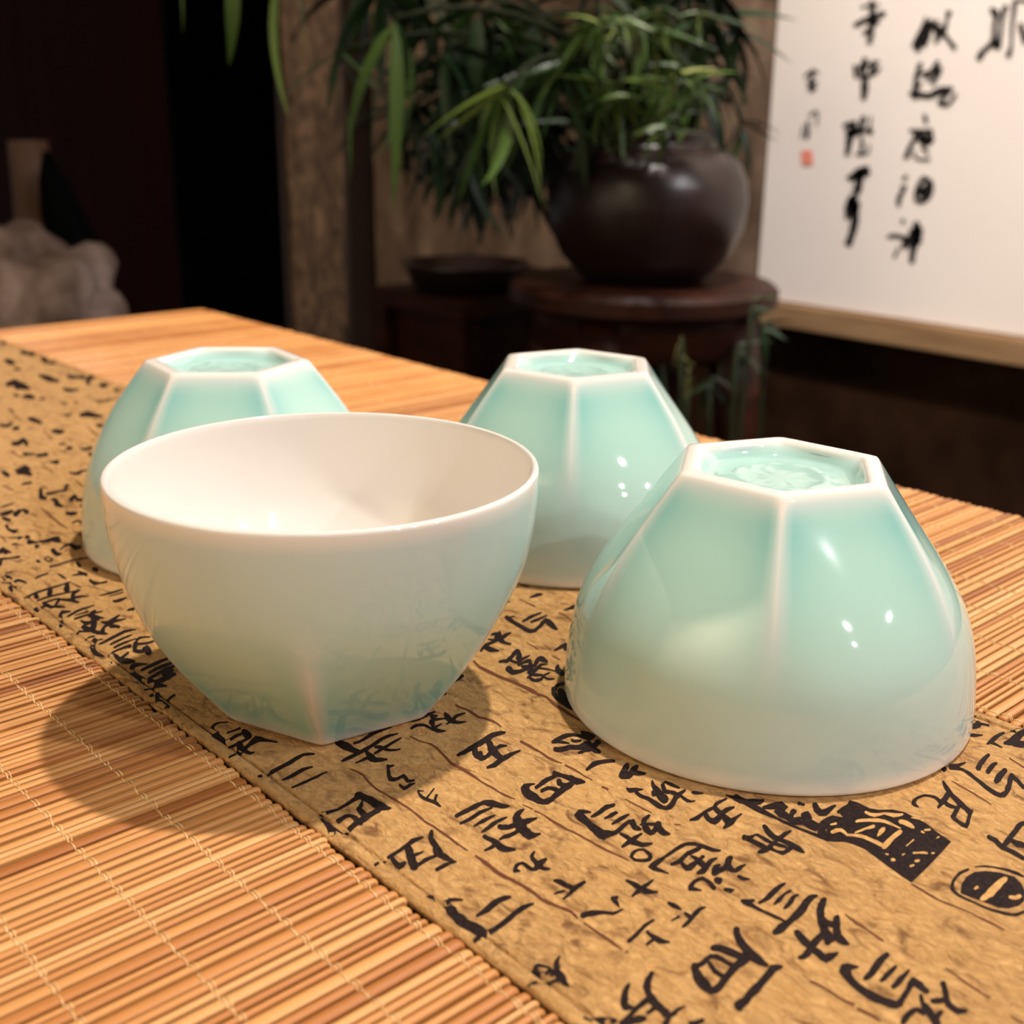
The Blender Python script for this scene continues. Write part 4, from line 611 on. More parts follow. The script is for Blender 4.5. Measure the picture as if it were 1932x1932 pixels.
RULE="""2256 3342 2 2 -3 -5 6 5 -2 -20 7 7 -4 -23 7 6 -8 -27 11 7 -9 -25 7 3 -14 -19 9 2 -13 -22 9 4 -15 -35 8 4 -11 -35 8 5 -8 -31 8 6 -3 -26 6 5 -6 -23 7 5 -8 -25 9 6 -7 -31 11 7 -9 -35 10 6 -9 -40 10 6 -9 -42 8 5 -13 -46 10 5 -14 -43 9 6 -8 -28 9 6 -6 -25 9 6 -11 -42 10 6 -10 -43 10 6 -10 -39 8 4 -10 -36 7 4 -8 -29 7 4 -5 -24 5 3 -3 -4 2 1
2575 3397 3 3 -4 -6 6 6 -4 -37 8 7 -4 -35 7 6 4 -27 5 5 0 -29 10 7 -13 -42 11 6 -22 -47 11 5 -20 -45 12 5 -24 -48 13 6 -11 -45 12 7 -12 -46 10 7 -10 -43 13 8 -13 -43 10 6 -6 -6 4 3
3205 3758 6 2 -11 -8 14 6 -23 -34 14 7 -25 -39 17 11 -22 -47 25 18 -24 -52 24 18 -22 -47 23 17 -22 -51 22 17 -14 -56 19 15 -15 -58 22 17 -18 -56 19 14 -20 -53 26 18 -27 -57 28 20 -25 -52 17 13 -9 -31 15 10 -13 -32 15 9 -28 -48 20 10 -33 -54 21 11 -24 -54 23 13 -29 -57 19 11 -19 -42 14 7 -17 -38 10 5 -7 -7 4 2
2875 3483 4 3 -6 -9 10 8 -6 -42 12 9 -5 -40 11 8 -18 -48 18 12 -19 -47 13 10 1 -35 10 9 -4 -38 15 12 -11 -39 11 7 -15 -40 8 4 -6 -5 3 2
2876 3087 5 4 -10 -10 14 9 -13 -33 9 5 -9 -33 10 6 -10 -41 14 9 -9 -43 7 4 -5 -6 3 2
3853 4169 2 2 -4 -5 6 4 -12 -37 9 7 -14 -40 9 7 -9 -39 13 10 -15 -45 16 12 -10 -11 6 5
3877 3904 5 4 -9 -9 12 9 -8 -29 9 6 -11 -30 13 8 -23 -37 11 6 -20 -35 10 5 -7 -6 4 2
3520 3748 2 1 -3 -4 4 3 -11 -47 8 5 -13 -49 9 6 -6 -6 3 2
3514 3572 2 1 -4 -4 5 3 -9 -33 9 6 -11 -35 6 4 -4 -4 2 2
2570 3113 4 2 -7 -7 10 7 -7 -37 10 6 -10 -39 9 4 -14 -48 11 7 -14 -48 8 5 -8 -39 9 6 -6 -37 9 6 -10 -40 8 4 -8 -37 12 8 -5 -29 8 6 -1 -25 3 3 -2 -3 2 1
2876 3087 6 4 -10 -10 14 10 -9 -30 10 7 -7 -31 9 6 -13 -44 8 4 -12 -43 13 7 -19 -40 14 8 -13 -34 15 10 -9 -31 9 6 0 -26 4 4 -3 -4 2 1
2881 2844 4 3 -7 -7 10 6 -9 -31 10 6 -9 -31 10 6 -10 -31 9 5 -11 -30 6 4 -5 -25 6 4 -5 -23 6 3 -3 -3 2 1
2874 2645 4 3 -7 -7 12 7 -9 -19 8 5 -9 -19 13 8 -9 -8 5 3
2575 2747 2 1 -4 -3 5 3 -2 -26 6 5 -3 -27 6 4 -4 -4 3 2
2578 2688 2 2 -4 -6 7 5 -1 -19 5 4 -2 -22 5 2 -11 -34 11 5 -13 -38 11 6 -10 -35 12 7 -10 -35 9 5 -3 -33 8 5 -7 -34 9 4 -8 -31 8 4 -6 -29 8 3 -9 -32 9 4 -6 -30 10 5 -6 -27 7 4 -2 -25 5 4 -3 -4 2 1
2246 2620 4 1 -7 -5 9 4 -10 -31 7 3 -12 -32 12 6 -11 -31 8 4 -13 -31 14 7 -13 -30 15 9 -12 -31 11 7 -4 -27 11 7 -7 -30 11 6 -9 -33 11 6 -12 -31 12 6 -10 -16 8 4 -5 -10 6 4 -4 -5 3 1
2244 2718 2 2 -5 -6 7 5 -4 -20 6 4 -4 -18 4 2 -3 -17 4 3 -3 -16 2 1 -1 -2 1 0
2588 2511 3 2 -6 -5 9 4 -7 -28 8 4 -5 -27 5 2 -4 -30 7 3 -7 -31 8 4 -7 -31 10 5 -8 -29 9 4 -4 -27 8 4 -4 -26 6 4 -2 -25 6 3 -3 -23 4 1 -2 -2 1 1
2879 2536 2 1 -3 -3 4 2 -6 -27 6 3 -7 -27 8 3 -6 -27 7 4 -8 -26 8 4 -5 -19 7 4 -6 -17 6 3 -4 -4 2 2
2874 2646 4 3 -5 -6 9 7 -7 -19 9 6 -6 -18 6 5 -4 -5 3 2
2887 2312 2 1 -3 -3 5 3 0 -12 6 4 1 -11 5 3 -3 -3 2 1
2245 2619 4 2 -6 -6 8 5 -7 -30 10 5 -9 -32 11 6 -14 -34 11 5 -14 -36 11 5 -8 -39 10 6 -8 -41 14 8 -9 -40 11 6 -8 -38 13 6 -14 -38 12 5 -15 -38 11 6 -8 -36 16 10 -6 -35 11 6 -4 -33 8 5 -2 -29 9 5 -11 -22 10 3 -10 -17 4 1 -3 -3 1 0
2248 2830 3 2 -5 -6 7 4 -5 -39 6 4 -9 -40 9 5 -12 -39 9 5 -8 -33 6 3 -6 -24 5 4 -2 -19 5 3 -3 -4 2 2
3886 1827 3 0 -5 -2 6 1 -16 -38 8 2 -16 -35 9 2 -15 -30 10 2 -17 -28 10 2 -14 -27 7 2 -15 -27 7 1 -5 -2 2 1
4207 1767 4 1 -8 -3 11 2 -21 -37 8 2 -23 -37 12 3 -9 -4 5 1
3199 1588 3 1 -5 -3 7 2 -12 -36 11 2 -16 -33 11 2 -12 -22 12 3 -11 -19 7 2 -6 -18 8 2 -6 -19 11 4 -5 -22 7 2 -3 -23 7 2 -3 -27 5 2 -7 -27 7 2 -7 -22 9 3 -9 -22 11 2 -9 -24 8 2 -9 -25 7 1 -4 -2 2 1
2905 1641 2 1 -4 -3 5 1 -13 -24 10 2 -16 -25 13 2 -13 -27 10 3 -12 -28 7 2 -13 -28 10 2 -13 -27 9 1 -6 -3 3 1
2910 1307 3 0 -5 -2 7 1 -11 -24 6 2 -11 -25 9 2 -16 -28 9 1 -12 -27 9 1 -10 -25 7 1 -9 -24 8 1 -6 -2 4 0
2569 1480 2 1 -3 -3 5 2 -5 -25 6 1 -6 -24 7 2 -5 -21 8 3 -6 -20 9 2 -6 -3 3 1
2569 1382 3 1 -5 -4 9 3 -7 -20 13 4 -10 -21 13 4 -12 -21 12 3 -11 -20 6 1 -4 -2 3 0
2862 1089 2 0 -3 -2 5 1 -7 -20 9 2 -8 -21 9 2 -6 -2 3 0
2566 1532 4 2 -7 -5 11 4 -6 -19 9 3 -9 -20 10 3 -8 -20 8 2 -9 -21 10 2 -11 -24 8 2 -8 -22 10 3 -8 -17 12 5 -4 -14 8 3 -5 -4 3 2
2574 1382 3 1 -5 -3 7 2 -5 -18 8 3 -4 -18 7 2 -4 -3 2 1
2272 2240 3 1 -4 -4 6 3 -4 -22 11 6 -7 -23 8 3 -13 -21 8 3 -11 -19 6 1 -4 -3 2 1
2269 2139 3 2 -5 -5 7 4 -6 -23 6 3 -9 -24 9 3 -10 -24 10 3 -13 -25 15 5 -12 -24 11 4 -13 -24 12 4 -10 -23 7 2 -6 -22 3 1 -3 -2 2 0
2264 1966 3 2 -5 -5 8 5 -4 -8 7 5 -5 -9 5 3 -3 -4 2 1
1994 1906 1 1 -2 -2 4 1 -4 -24 5 2 -3 -23 4 1 -3 -2 2 1
2601 7700 4 8 -6 -16 10 19 -4 -93 9 18 -4 -93 14 28 -9 -23 6 11
2609 7104 3 4 -6 -13 9 12 -21 -107 13 19 -23 -109 18 24 -24 -117 14 18 -25 -112 16 23 -14 -78 13 18 -11 -68 5 7 -4 -9 2 3
3006 7523 4 5 -8 -13 9 12 -18 -67 13 18 -20 -68 17 23 -20 -68 14 18 -21 -69 13 17 -10 -17 5 7
2583 6567 5 7 -8 -17 11 17 -8 -61 9 13 -12 -59 18 24 -21 -50 14 13 -18 -37 9 7 -8 -11 4 3
2232 6745 3 5 -6 -12 9 11 -12 -67 7 9 -14 -68 9 12 -6 -13 4 5
3653 8814 4 5 -8 -15 10 14 -32 -123 16 22 -39 -129 21 28 -37 -121 13 16 -34 -114 13 16 -10 -17 5 6
2980 7983 4 7 -7 -16 11 18 -18 -110 10 15 -15 -104 12 18 -10 -20 5 7
3355 9485 9 16 -16 -36 22 40 -22 -122 16 30 -25 -127 17 30 -11 -26 6 12
3345 8884 3 5 -6 -14 7 11 -29 -146 16 23 -36 -154 16 24 -12 -24 7 10
2948 8458 4 8 -8 -20 11 20 -14 -119 11 18 -14 -115 12 21 -9 -22 5 9"""
CLEAR="""3252 1924 6 6 -6 -13 15 14 5 -19 18 16 -6 -21 20 9 -21 -20 18 4 -24 -23 14 6 1 -23 14 9 -3 -27 20 10 -16 -27 21 9 -19 -27 20 7 -20 -28 23 8 -24 -29 23 8 -15 -11 9 3
3302 1752 3 8 7 -12 8 21 26 -16 9 22 25 -15 10 18 16 -17 13 19 13 -18 13 17 1 -12 5 7
3354 1806 1 3 3 -4 2 7 12 -7 4 13 9 -12 8 19 4 -18 9 19 4 -15 7 15 3 -9 3 5
3373 1905 4 4 -3 -9 11 10 -4 -12 13 11 -4 -17 17 11 5 -28 17 11 2 -32 22 13 -8 -29 19 8 -16 -28 18 7 -15 -26 12 4 -11 -23 9 3 -7 -4 4 1
3452 1920 7 3 -12 -9 18 7 -19 -26 20 9 -14 -25 22 13 -2 -20 15 11 6 -16 12 8 -8 -24 21 10 -16 -27 25 14 -8 -22 18 12 0 -17 11 9 -4 -8 5 3
3312 1868 3 3 -2 -5 7 7 17 -13 9 9 15 -13 9 8 5 -16 14 12 1 -17 17 13 -7 -12 7 6
3488 1808 11 5 -17 -14 27 12 -23 -23 30 13 -30 -25 31 11 -31 -22 28 7 -26 -19 16 3 -12 -6 7 1
3547 1794 3 1 -4 -3 6 3 -1 -14 11 5 -7 -16 15 7 -9 -8 6 3
3292 1953 3 3 -3 -6 7 6 2 -11 9 8 -1 -13 11 10 -4 -8 5 4
3375 1710 1 2 1 -3 3 5 22 -3 3 4 23 -3 4 6 0 -4 2 2
3493 1725 5 2 -9 -6 14 4 -14 -8 12 3 -12 -7 12 3 -8 -5 4 1
3508 1721 4 3 -5 -6 10 6 -2 -12 10 7 -2 -12 11 7 -5 -6 4 2
3355 1674 4 3 -5 -7 11 7 0 -14 9 6 0 -13 10 6 -3 -13 13 7 -8 -15 13 6 -7 -7 5 3
3497 1668 2 2 0 -4 5 5 -1 -6 6 5 1 -5 5 5 -1 -4 3 2
3265 1702 8 3 -12 -9 19 8 -16 -11 17 8 -15 -10 15 6 -9 -8 6 3
3316 1644 4 3 -4 -7 11 8 -6 -11 12 9 -8 -12 14 10 -5 -9 5 4
3402 1634 4 2 -5 -5 9 5 -7 -8 9 5 -6 -7 10 5 -5 -5 4 2
3316 1691 2 2 -1 -4 6 6 -1 -7 6 6 0 -6 5 5 0 -4 2 2
3281 1732 4 2 -6 -5 9 4 -7 -7 8 3 -8 -7 11 5 -7 -5 4 2
3278 1639 4 4 -3 -7 9 8 -2 -9 7 6 -1 -8 8 7 -2 -6 3 3
3287 1397 5 6 0 -11 11 14 1 -18 15 20 1 -20 15 19 4 -24 20 28 8 -24 14 25 13 -24 11 25 13 -21 12 22 1 -22 18 20 -2 -19 16 17 -1 -13 7 7
3327 1440 3 3 -3 -6 8 7 0 -8 8 8 -2 -10 11 11 -4 -9 4 4
3370 1348 6 2 -9 -6 14 6 -13 -15 21 8 -14 -16 18 10 -6 -15 16 14 -2 -15 11 11 -4 -8 4 4"""
POLYS=[[[3482, 2001], [3492, 1974], [3490, 1923], [3509, 1894], [3545, 1867], [3563, 1829], [3560, 1784], [3555, 1738], [3533, 1683], [3519, 1626], [3431, 1614], [3315, 1600], [3207, 1591], [3214, 1628], [3229, 1690], [3244, 1745], [3257, 1795], [3252, 1835], [3244, 1862], [3218, 1885], [3202, 1907], [3326, 1990], [3335, 1971], [3362, 1939], [3388, 1985], [3438, 1985]], [[3277, 1460], [3319, 1480], [3372, 1491], [3416, 1486], [3449, 1465], [3477, 1430], [3491, 1388], [3471, 1355], [3442, 1330], [3389, 1306], [3354, 1307], [3317, 1322], [3298, 1345], [3293, 1373], [3286, 1407], [3279, 1437]]]
SCROLL=["4017 4920 -12 2 18 -11 -30 4 28 -20 -36 3 29 -18 -38 -2 42 -17 -41 -6 37 -18 -35 -4 37 -19 -35 -2 30 -21 -37 -1 25 -7 -15 -1\n4100 4787 7 9 -19 -14 18 24 -46 -16 19 26 -43 -14 18 27 -45 -24 18 32 -44 -22 16 28 -52 -20 17 30 -52 -17 15 27 -18 -18 6 11\n4028 4738 12 8 -25 -9 29 20 -47 6 21 15 -41 5 19 15 -34 -7 19 22 -36 -20 19 26 -21 -15 7 10\n4002 4796 -12 2 18 -10 -29 5 24 -23 -31 2 26 -19 -29 -4 36 -17 -33 -10 44 -15 -36 -11 26 1 -14 -5\n4070 4885 1 6 -6 -10 4 14 -58 -9 3 11 -57 -10 3 13 -7 -8 2 5", "4080 4590 -12 0 18 -8 -28 2 21 -31 -28 2 21 -30 -24 1 15 -6 -10 1\n4012 4627 -15 -6 30 3 -37 -13 47 -11 -40 -12 51 -12 -53 -10 44 -15 -40 0 35 -21 -36 2 24 -8 -14 0\n4072 4555 4 6 -12 -9 10 14 -42 -3 10 17 -44 -6 9 15 -48 -4 8 16 -48 -5 7 14 -9 -8 3 5\n3955 4612 -13 -3 24 -1 -32 -8 41 -11 -40 -10 41 -10 -34 -9 38 -8 -31 -9 33 -9 -27 -7 21 -1 -11 -3\n4062 4523 1 5 -5 -8 1 11 -49 -12 3 13 -49 -9 9 16 -43 1 15 14 -40 10 14 12 -14 -5 6 4\n4003 4539 -15 -1 25 -6 -38 -3 47 -28 -45 -4 46 -27 -54 -4 46 -26 -42 -3 41 -25 -36 -3 25 -6 -14 -1", "3669 4821 -6 -2 12 0 -15 -5 28 -28 -24 -9 38 -25 -29 -11 48 -22 -27 -12 42 -25 -24 -11 21 3 -10 -4\n3655 4802 -11 -4 21 1 -27 -9 48 -48 -29 -11 49 -38 -38 -12 45 -9 -35 -10 36 -3 -36 -9 27 -1 -14 -3\n3641 4811 -12 -1 22 -4 -30 -3 27 -15 -28 -4 29 -19 -25 -6 38 -32 -32 -11 47 -35 -28 -9 20 0 -11 -4\n3596 4805 -8 -5 18 4 -20 -12 34 -8 -27 -13 35 -10 -26 0 8 -18 -17 23 14 -25 -37 6 36 -24 -35 -7 34 -23 -22 -5 16 -2 -9 -2\n3545 4848 -15 -4 28 -1 -38 -10 36 -9 -26 -7 26 -13 -18 -5 24 -22 -25 -7 40 -17 -37 -9 36 -7 -36 -7 34 -6 -28 -5 20 -3 -11 -1\n3550 4724 -7 5 7 -14 -18 12 -11 -42 -18 12 -10 -43 -22 15 11 -16 -9 6\n3640 4770 0 6 -4 -10 0 14 -42 -20 1 15 -42 -19 1 16 -6 -12 0 7", "3674 4598 -12 -4 23 -1 -30 -8 40 -30 -32 -8 37 -33 -31 -5 33 -43 -37 -2 35 -46 -44 -2 31 -9 -18 0\n3702 4519 3 5 -10 -8 8 13 -48 1 8 14 -49 -4 9 17 -11 -10 4 7\n3570 4605 -10 -5 21 5 -27 -14 43 -11 -24 -13 39 -11 -24 -13 37 -7 -25 -14 40 -3 -25 -15 20 6 -10 -6\n3554 4575 -12 -6 25 4 -30 -14 48 -10 -40 -18 46 -8 -31 -14 38 -1 -31 -15 35 1 -24 -12 21 4 -10 -5\n3666 4429 -1 13 -9 -24 -2 34 -33 -41 0 32 -37 -31 11 31 -39 -21 26 34 -48 -25 25 35 -43 -22 18 31 -40 -19 11 20 -13 -12 4 8\n3475 4476 -11 -8 23 7 -26 -18 48 -4 -27 -18 45 -5 -27 -14 33 -6 -32 -9 38 -7 -33 -7 23 -2 -13 -3\n3549 4395 -4 7 1 -16 -10 18 -19 -31 -6 20 -30 -24 12 19 -37 8 19 12 -39 21 20 11 -17 -4 8 4\n3714 4429 6 5 -13 -6 15 12 -46 17 12 10 -44 17 13 11 -13 -5 5 4", "4402 4524 4 4 -12 -5 13 10 -42 9 13 13 -36 0 7 17 -21 -20 -7 11 -10 -22 -9 8 3 -8 -4 4\n4348 4569 -9 -2 17 -1 -23 -5 31 -21 -29 -6 32 -23 -29 -2 28 -30 -33 3 20 -33 -29 3 20 -8 -12 1\n4385 4489 2 5 -7 -8 5 12 -50 -3 5 14 -24 -4 -15 -2 44 -18 -11 -9 44 -17 -13 -5 -18 -1 5 12 -43 -3 6 12 -8 -7 3 5", "4349 4312 4 3 -9 -4 8 8 -32 5 10 10 -28 -1 8 13 -10 -11 -11 10 9 -18 -16 1 14 -30 -15 0 15 -36 -11 -1 7 -2 -4 0\n4357 4290 -9 0 15 -6 -24 1 24 -25 -26 0 25 -23 -30 -1 33 -20 -36 -3 36 -18 -28 -3 20 -4 -11 -2\n4386 4189 5 1 -9 2 12 1 -17 32 14 2 -17 32 12 2 -8 1 4 1", "4110 4258 6 9 -17 -15 14 24 -53 -9 12 23 -25 -16 -23 23 35 -29 -35 -13 53 -8 -32 -20 39 16 -20 -28 30 22 -13 -26 16 16 -5 -10\n4053 4270 -14 -4 26 -2 -35 -8 44 -24 -39 -8 47 -27 -45 -6 48 -35 -42 -4 41 -40 -33 -2 23 -7 -13 -1\n3990 4323 -15 -3 27 -3 -38 -7 44 -23 -39 -8 49 -16 -36 -14 48 -3 -31 -19 44 2 -27 -19 24 9 -11 -8\n4084 4177 5 5 -13 -5 15 12 -38 7 14 13 -43 2 11 15 -65 3 11 21 -55 -13 3 26 9 -21 -26 -3 31 -13 -21 -8 16 1 -9 -3\n3991 4212 -8 1 13 -6 -19 3 14 -30 -25 3 23 -27 -29 0 30 -16 -27 -6 27 -11 -16 -5 13 -1 -6 -2\n4014 4110 0 6 -5 -9 2 13 -46 -12 4 15 -41 -6 11 10 -18 15 15 2 -12 25 16 -1 -11 4 6 0\n3938 4318 -6 -1 11 -1 -16 -2 19 -33 -15 -2 18 -33 -17 -2 12 -2 -6 -1", "4029 3964 13 8 -28 -8 32 22 -60 3 37 27 -59 -7 28 31 -50 -26 16 38 -40 -30 10 33 -17 -21 4 13\n4057 3981 1 8 -7 -13 3 19 -44 -16 5 21 -48 -22 14 33 -47 -18 19 30 -49 -15 18 25 -19 -13 7 10\n3981 4041 -16 -1 30 -8 -41 -1 36 -33 -46 -2 55 -27 -55 -7 54 -14 -38 -11 45 -8 -33 -12 26 0 -13 -4\n4013 3916 3 7 -11 -9 8 15 -42 -9 10 24 -19 -17 -17 18 30 -17 -26 -13 44 -8 -28 -15 23 4 -11 -6\n3991 3901 -18 -9 38 5 -45 -23 65 7 -52 -25 64 2 -55 -19 61 -9 -56 -13 61 -14 -49 -11 38 -2 -20 -5\n4042 3855 -8 17 1 -36 -21 43 -4 -48 -26 41 16 -44 -53 23 59 -34 -54 -2 48 -23 -49 -6 38 -6 -20 -2\n4033 3753 11 6 -24 -6 27 16 -61 13 36 22 -74 4 59 38 -53 -15 24 15\n3981 3789 -21 -1 37 -9 -51 -2 57 -33 -57 -4 60 -32 -53 -8 59 -34 -46 -10 62 -35 -51 -12 39 -2 -21 -5", "3622 4335 -8 2 11 -9 -21 5 12 -25 -24 7 18 -27 -25 7 15 -11 -10 3\n3695 4247 0 6 -5 -11 0 15 -38 -19 1 20 -37 -22 3 22 -31 -19 5 19 -31 -18 8 23 -12 -14 3 9\n3660 4217 6 5 -13 -6 15 13 -34 -2 19 20 0 -2 -31 -9 47 -26 -27 -12 50 -34 -27 -10 38 -19 -33 -8 41 -16 -37 -7 27 -4 -15 -3\n3624 4190 12 9 -27 -10 29 22 -40 -5 25 19 -44 -8 30 23 -26 -10 13 9\n3619 4180 9 10 -22 -13 20 24 -49 -5 19 23 -49 -5 17 20 -17 -10 6 8\n3599 4170 9 10 -23 -14 22 27 -44 -17 20 26 -41 -14 22 28 -23 -15 9 12\n3573 4257 -10 3 15 -10 -26 6 18 -31 -23 5 8 -29 -17 4 10 -8 -6 2\n3654 4146 -6 1 10 -5 -15 2 9 -25 -15 4 -3 -25 -6 13 -33 -19 1 15 -44 -14 2 18 -7 -13 1 7\n3612 4161 -4 5 3 -10 -10 11 -11 -25 -10 13 -11 -27 -10 12 3 -11 -4 5", "3679 4018 -9 -7 21 7 -23 -17 28 5 -17 -13 25 3 -15 -11 14 5 -6 -5\n3710 3945 1 8 -7 -13 2 18 -19 -15 3 18 -19 -17 1 14 -5 -9 0 5\n3700 3847 12 0 -20 9 30 -1 -28 23 32 1 -36 19 33 10 -44 16 21 10 -34 20 14 7 -12 -2 5 2\n3567 4018 -10 -8 22 9 -23 -18 41 -3 -24 -16 39 -12 -27 -8 39 -34 -31 -2 25 -40 -26 9 -7 -30 -5 26 -30 -17 13 17 -43 8 25 14 -38 21 23 6 -22 23 28 -5 -21 33 26 -16 -4 31 17 -22 6 29 11 -19 -1 16 4 -8\n3544 3982 -14 -6 28 1 -34 -14 57 -9 -53 -21 69 -5 -53 -21 40 3 -21 -8\n3591 3960 -8 2 13 -8 -21 4 16 -30 -24 4 16 -29 -21 3 13 -8 -9 1", "3685 3775 -7 7 5 -15 -15 16 9 -23 -17 18 8 -21 -12 13 4 -12 -5 5\n3758 3674 2 7 -10 -11 6 17 -34 -13 7 23 -30 -21 1 24 -20 -26 -6 24 -14 -30 -5 22 -14 -24 -3 26 -14 -29 -2 28 -7 -20 -1 11\n3649 3694 -10 0 17 -6 -26 0 29 -30 -30 0 36 -30 -43 0 30 -8 -17 0\n3588 3776 -19 -4 37 -2 -46 -11 49 -14 -42 -10 42 -16 -33 -8 26 -2 -13 -3\n3627 3713 2 10 -10 -16 5 24 -42 -21 6 28 -42 -23 7 32 -14 -21 3 13\n3625 3673 6 17 -21 -26 15 43 -46 -30 13 37 -46 -28 14 38 -21 -26 5 15\n3625 3640 5 10 -17 -16 12 26 -48 -14 13 29 -48 -16 11 24 -15 -14 5 10\n3587 3760 -15 1 26 -9 -37 1 33 -40 -36 0 38 -36 -42 -3 44 -27 -38 -6 49 -24 -41 -4 39 -28 -37 0 35 -30 -36 1 25 -9 -15 0\n3695 3564 7 2 -14 0 18 5 -26 24 17 5 -26 23 15 4 -12 0 6 2", "3313 4851 -12 1 19 -8 -30 3 22 -17 -24 4 15 -17 -18 6 9 -19 -16 12 5 -20 -13 11 5 -11 -5 4\n3289 4841 -11 0 19 -7 -28 1 21 -17 -27 0 26 -14 -26 -5 30 -13 -27 -8 28 -14 -26 -4 24 -16 -28 1 25 -17 -28 -2 29 -16 -31 -7 34 -9 -31 -13 37 2 -25 -19 39 8 -24 -20 37 6 -23 -19 42 7 -28 -19 34 3 -32 -19 40 6 -33 -18 29 6 -13 -7\n3234 4861 -12 -6 23 3 -30 -14 38 -3 -28 -11 33 -9 -30 -8 29 -15 -27 -4 24 -20 -23 -3 23 -21 -23 -3 20 -20 -23 -3 26 -14 -24 -5 29 -11 -30 -8 34 -9 -35 -9 38 -9 -32 -8 24 -2 -13 -4\n3281 4678 -7 8 5 -17 -16 18 6 -27 -16 17 2 -23 -13 15 4 -14 -5 6\n3191 4884 -10 -2 18 -3 -26 -5 29 -16 -27 -6 25 -20 -27 -4 26 -28 -23 -3 21 -33 -21 -2 16 -39 -19 -1 14 -36 -17 -2 17 -24 -21 -3 26 -14 -26 -7 33 -4 -31 -11 33 1 -27 -11 21 2 -11 -5\n3151 4772 -10 2 16 -9 -24 4 17 -27 -31 5 20 -28 -26 6 15 -26 -29 7 24 -28 -33 9 19 -13 -13 3\n3102 4824 -11 -2 20 -3 -28 -4 26 -33 -24 -3 20 -38 -26 -1 17 -47 -24 0 13 -50 -24 1 16 -7 -9 0\n3186 4871 2 7 -8 -12 5 17 -21 -15 3 14 -19 -14 0 15 -19 -20 -2 15 -18 -21 -3 15 -3 -13 -1 6"]
SEAL=[[4381, 4122], [4305, 4127], [4288, 4048], [4365, 4039]]
GLIB=[[37, 38, 39], [108, 109, 150, 162, 163, 164], [135, 136, 137, 138, 139, 140, 141, 142, 144, 145, 146, 184, 185, 186, 187, 199, 200, 201, 202, 203], [179, 180, 181, 182, 183], [119, 123, 165, 166, 167, 168], [190, 245, 246], [196, 197, 198, 240, 241, 242, 243, 244, 251, 252, 253, 254, 255], [326, 327, 328], [311, 312, 316, 317, 319, 320]]
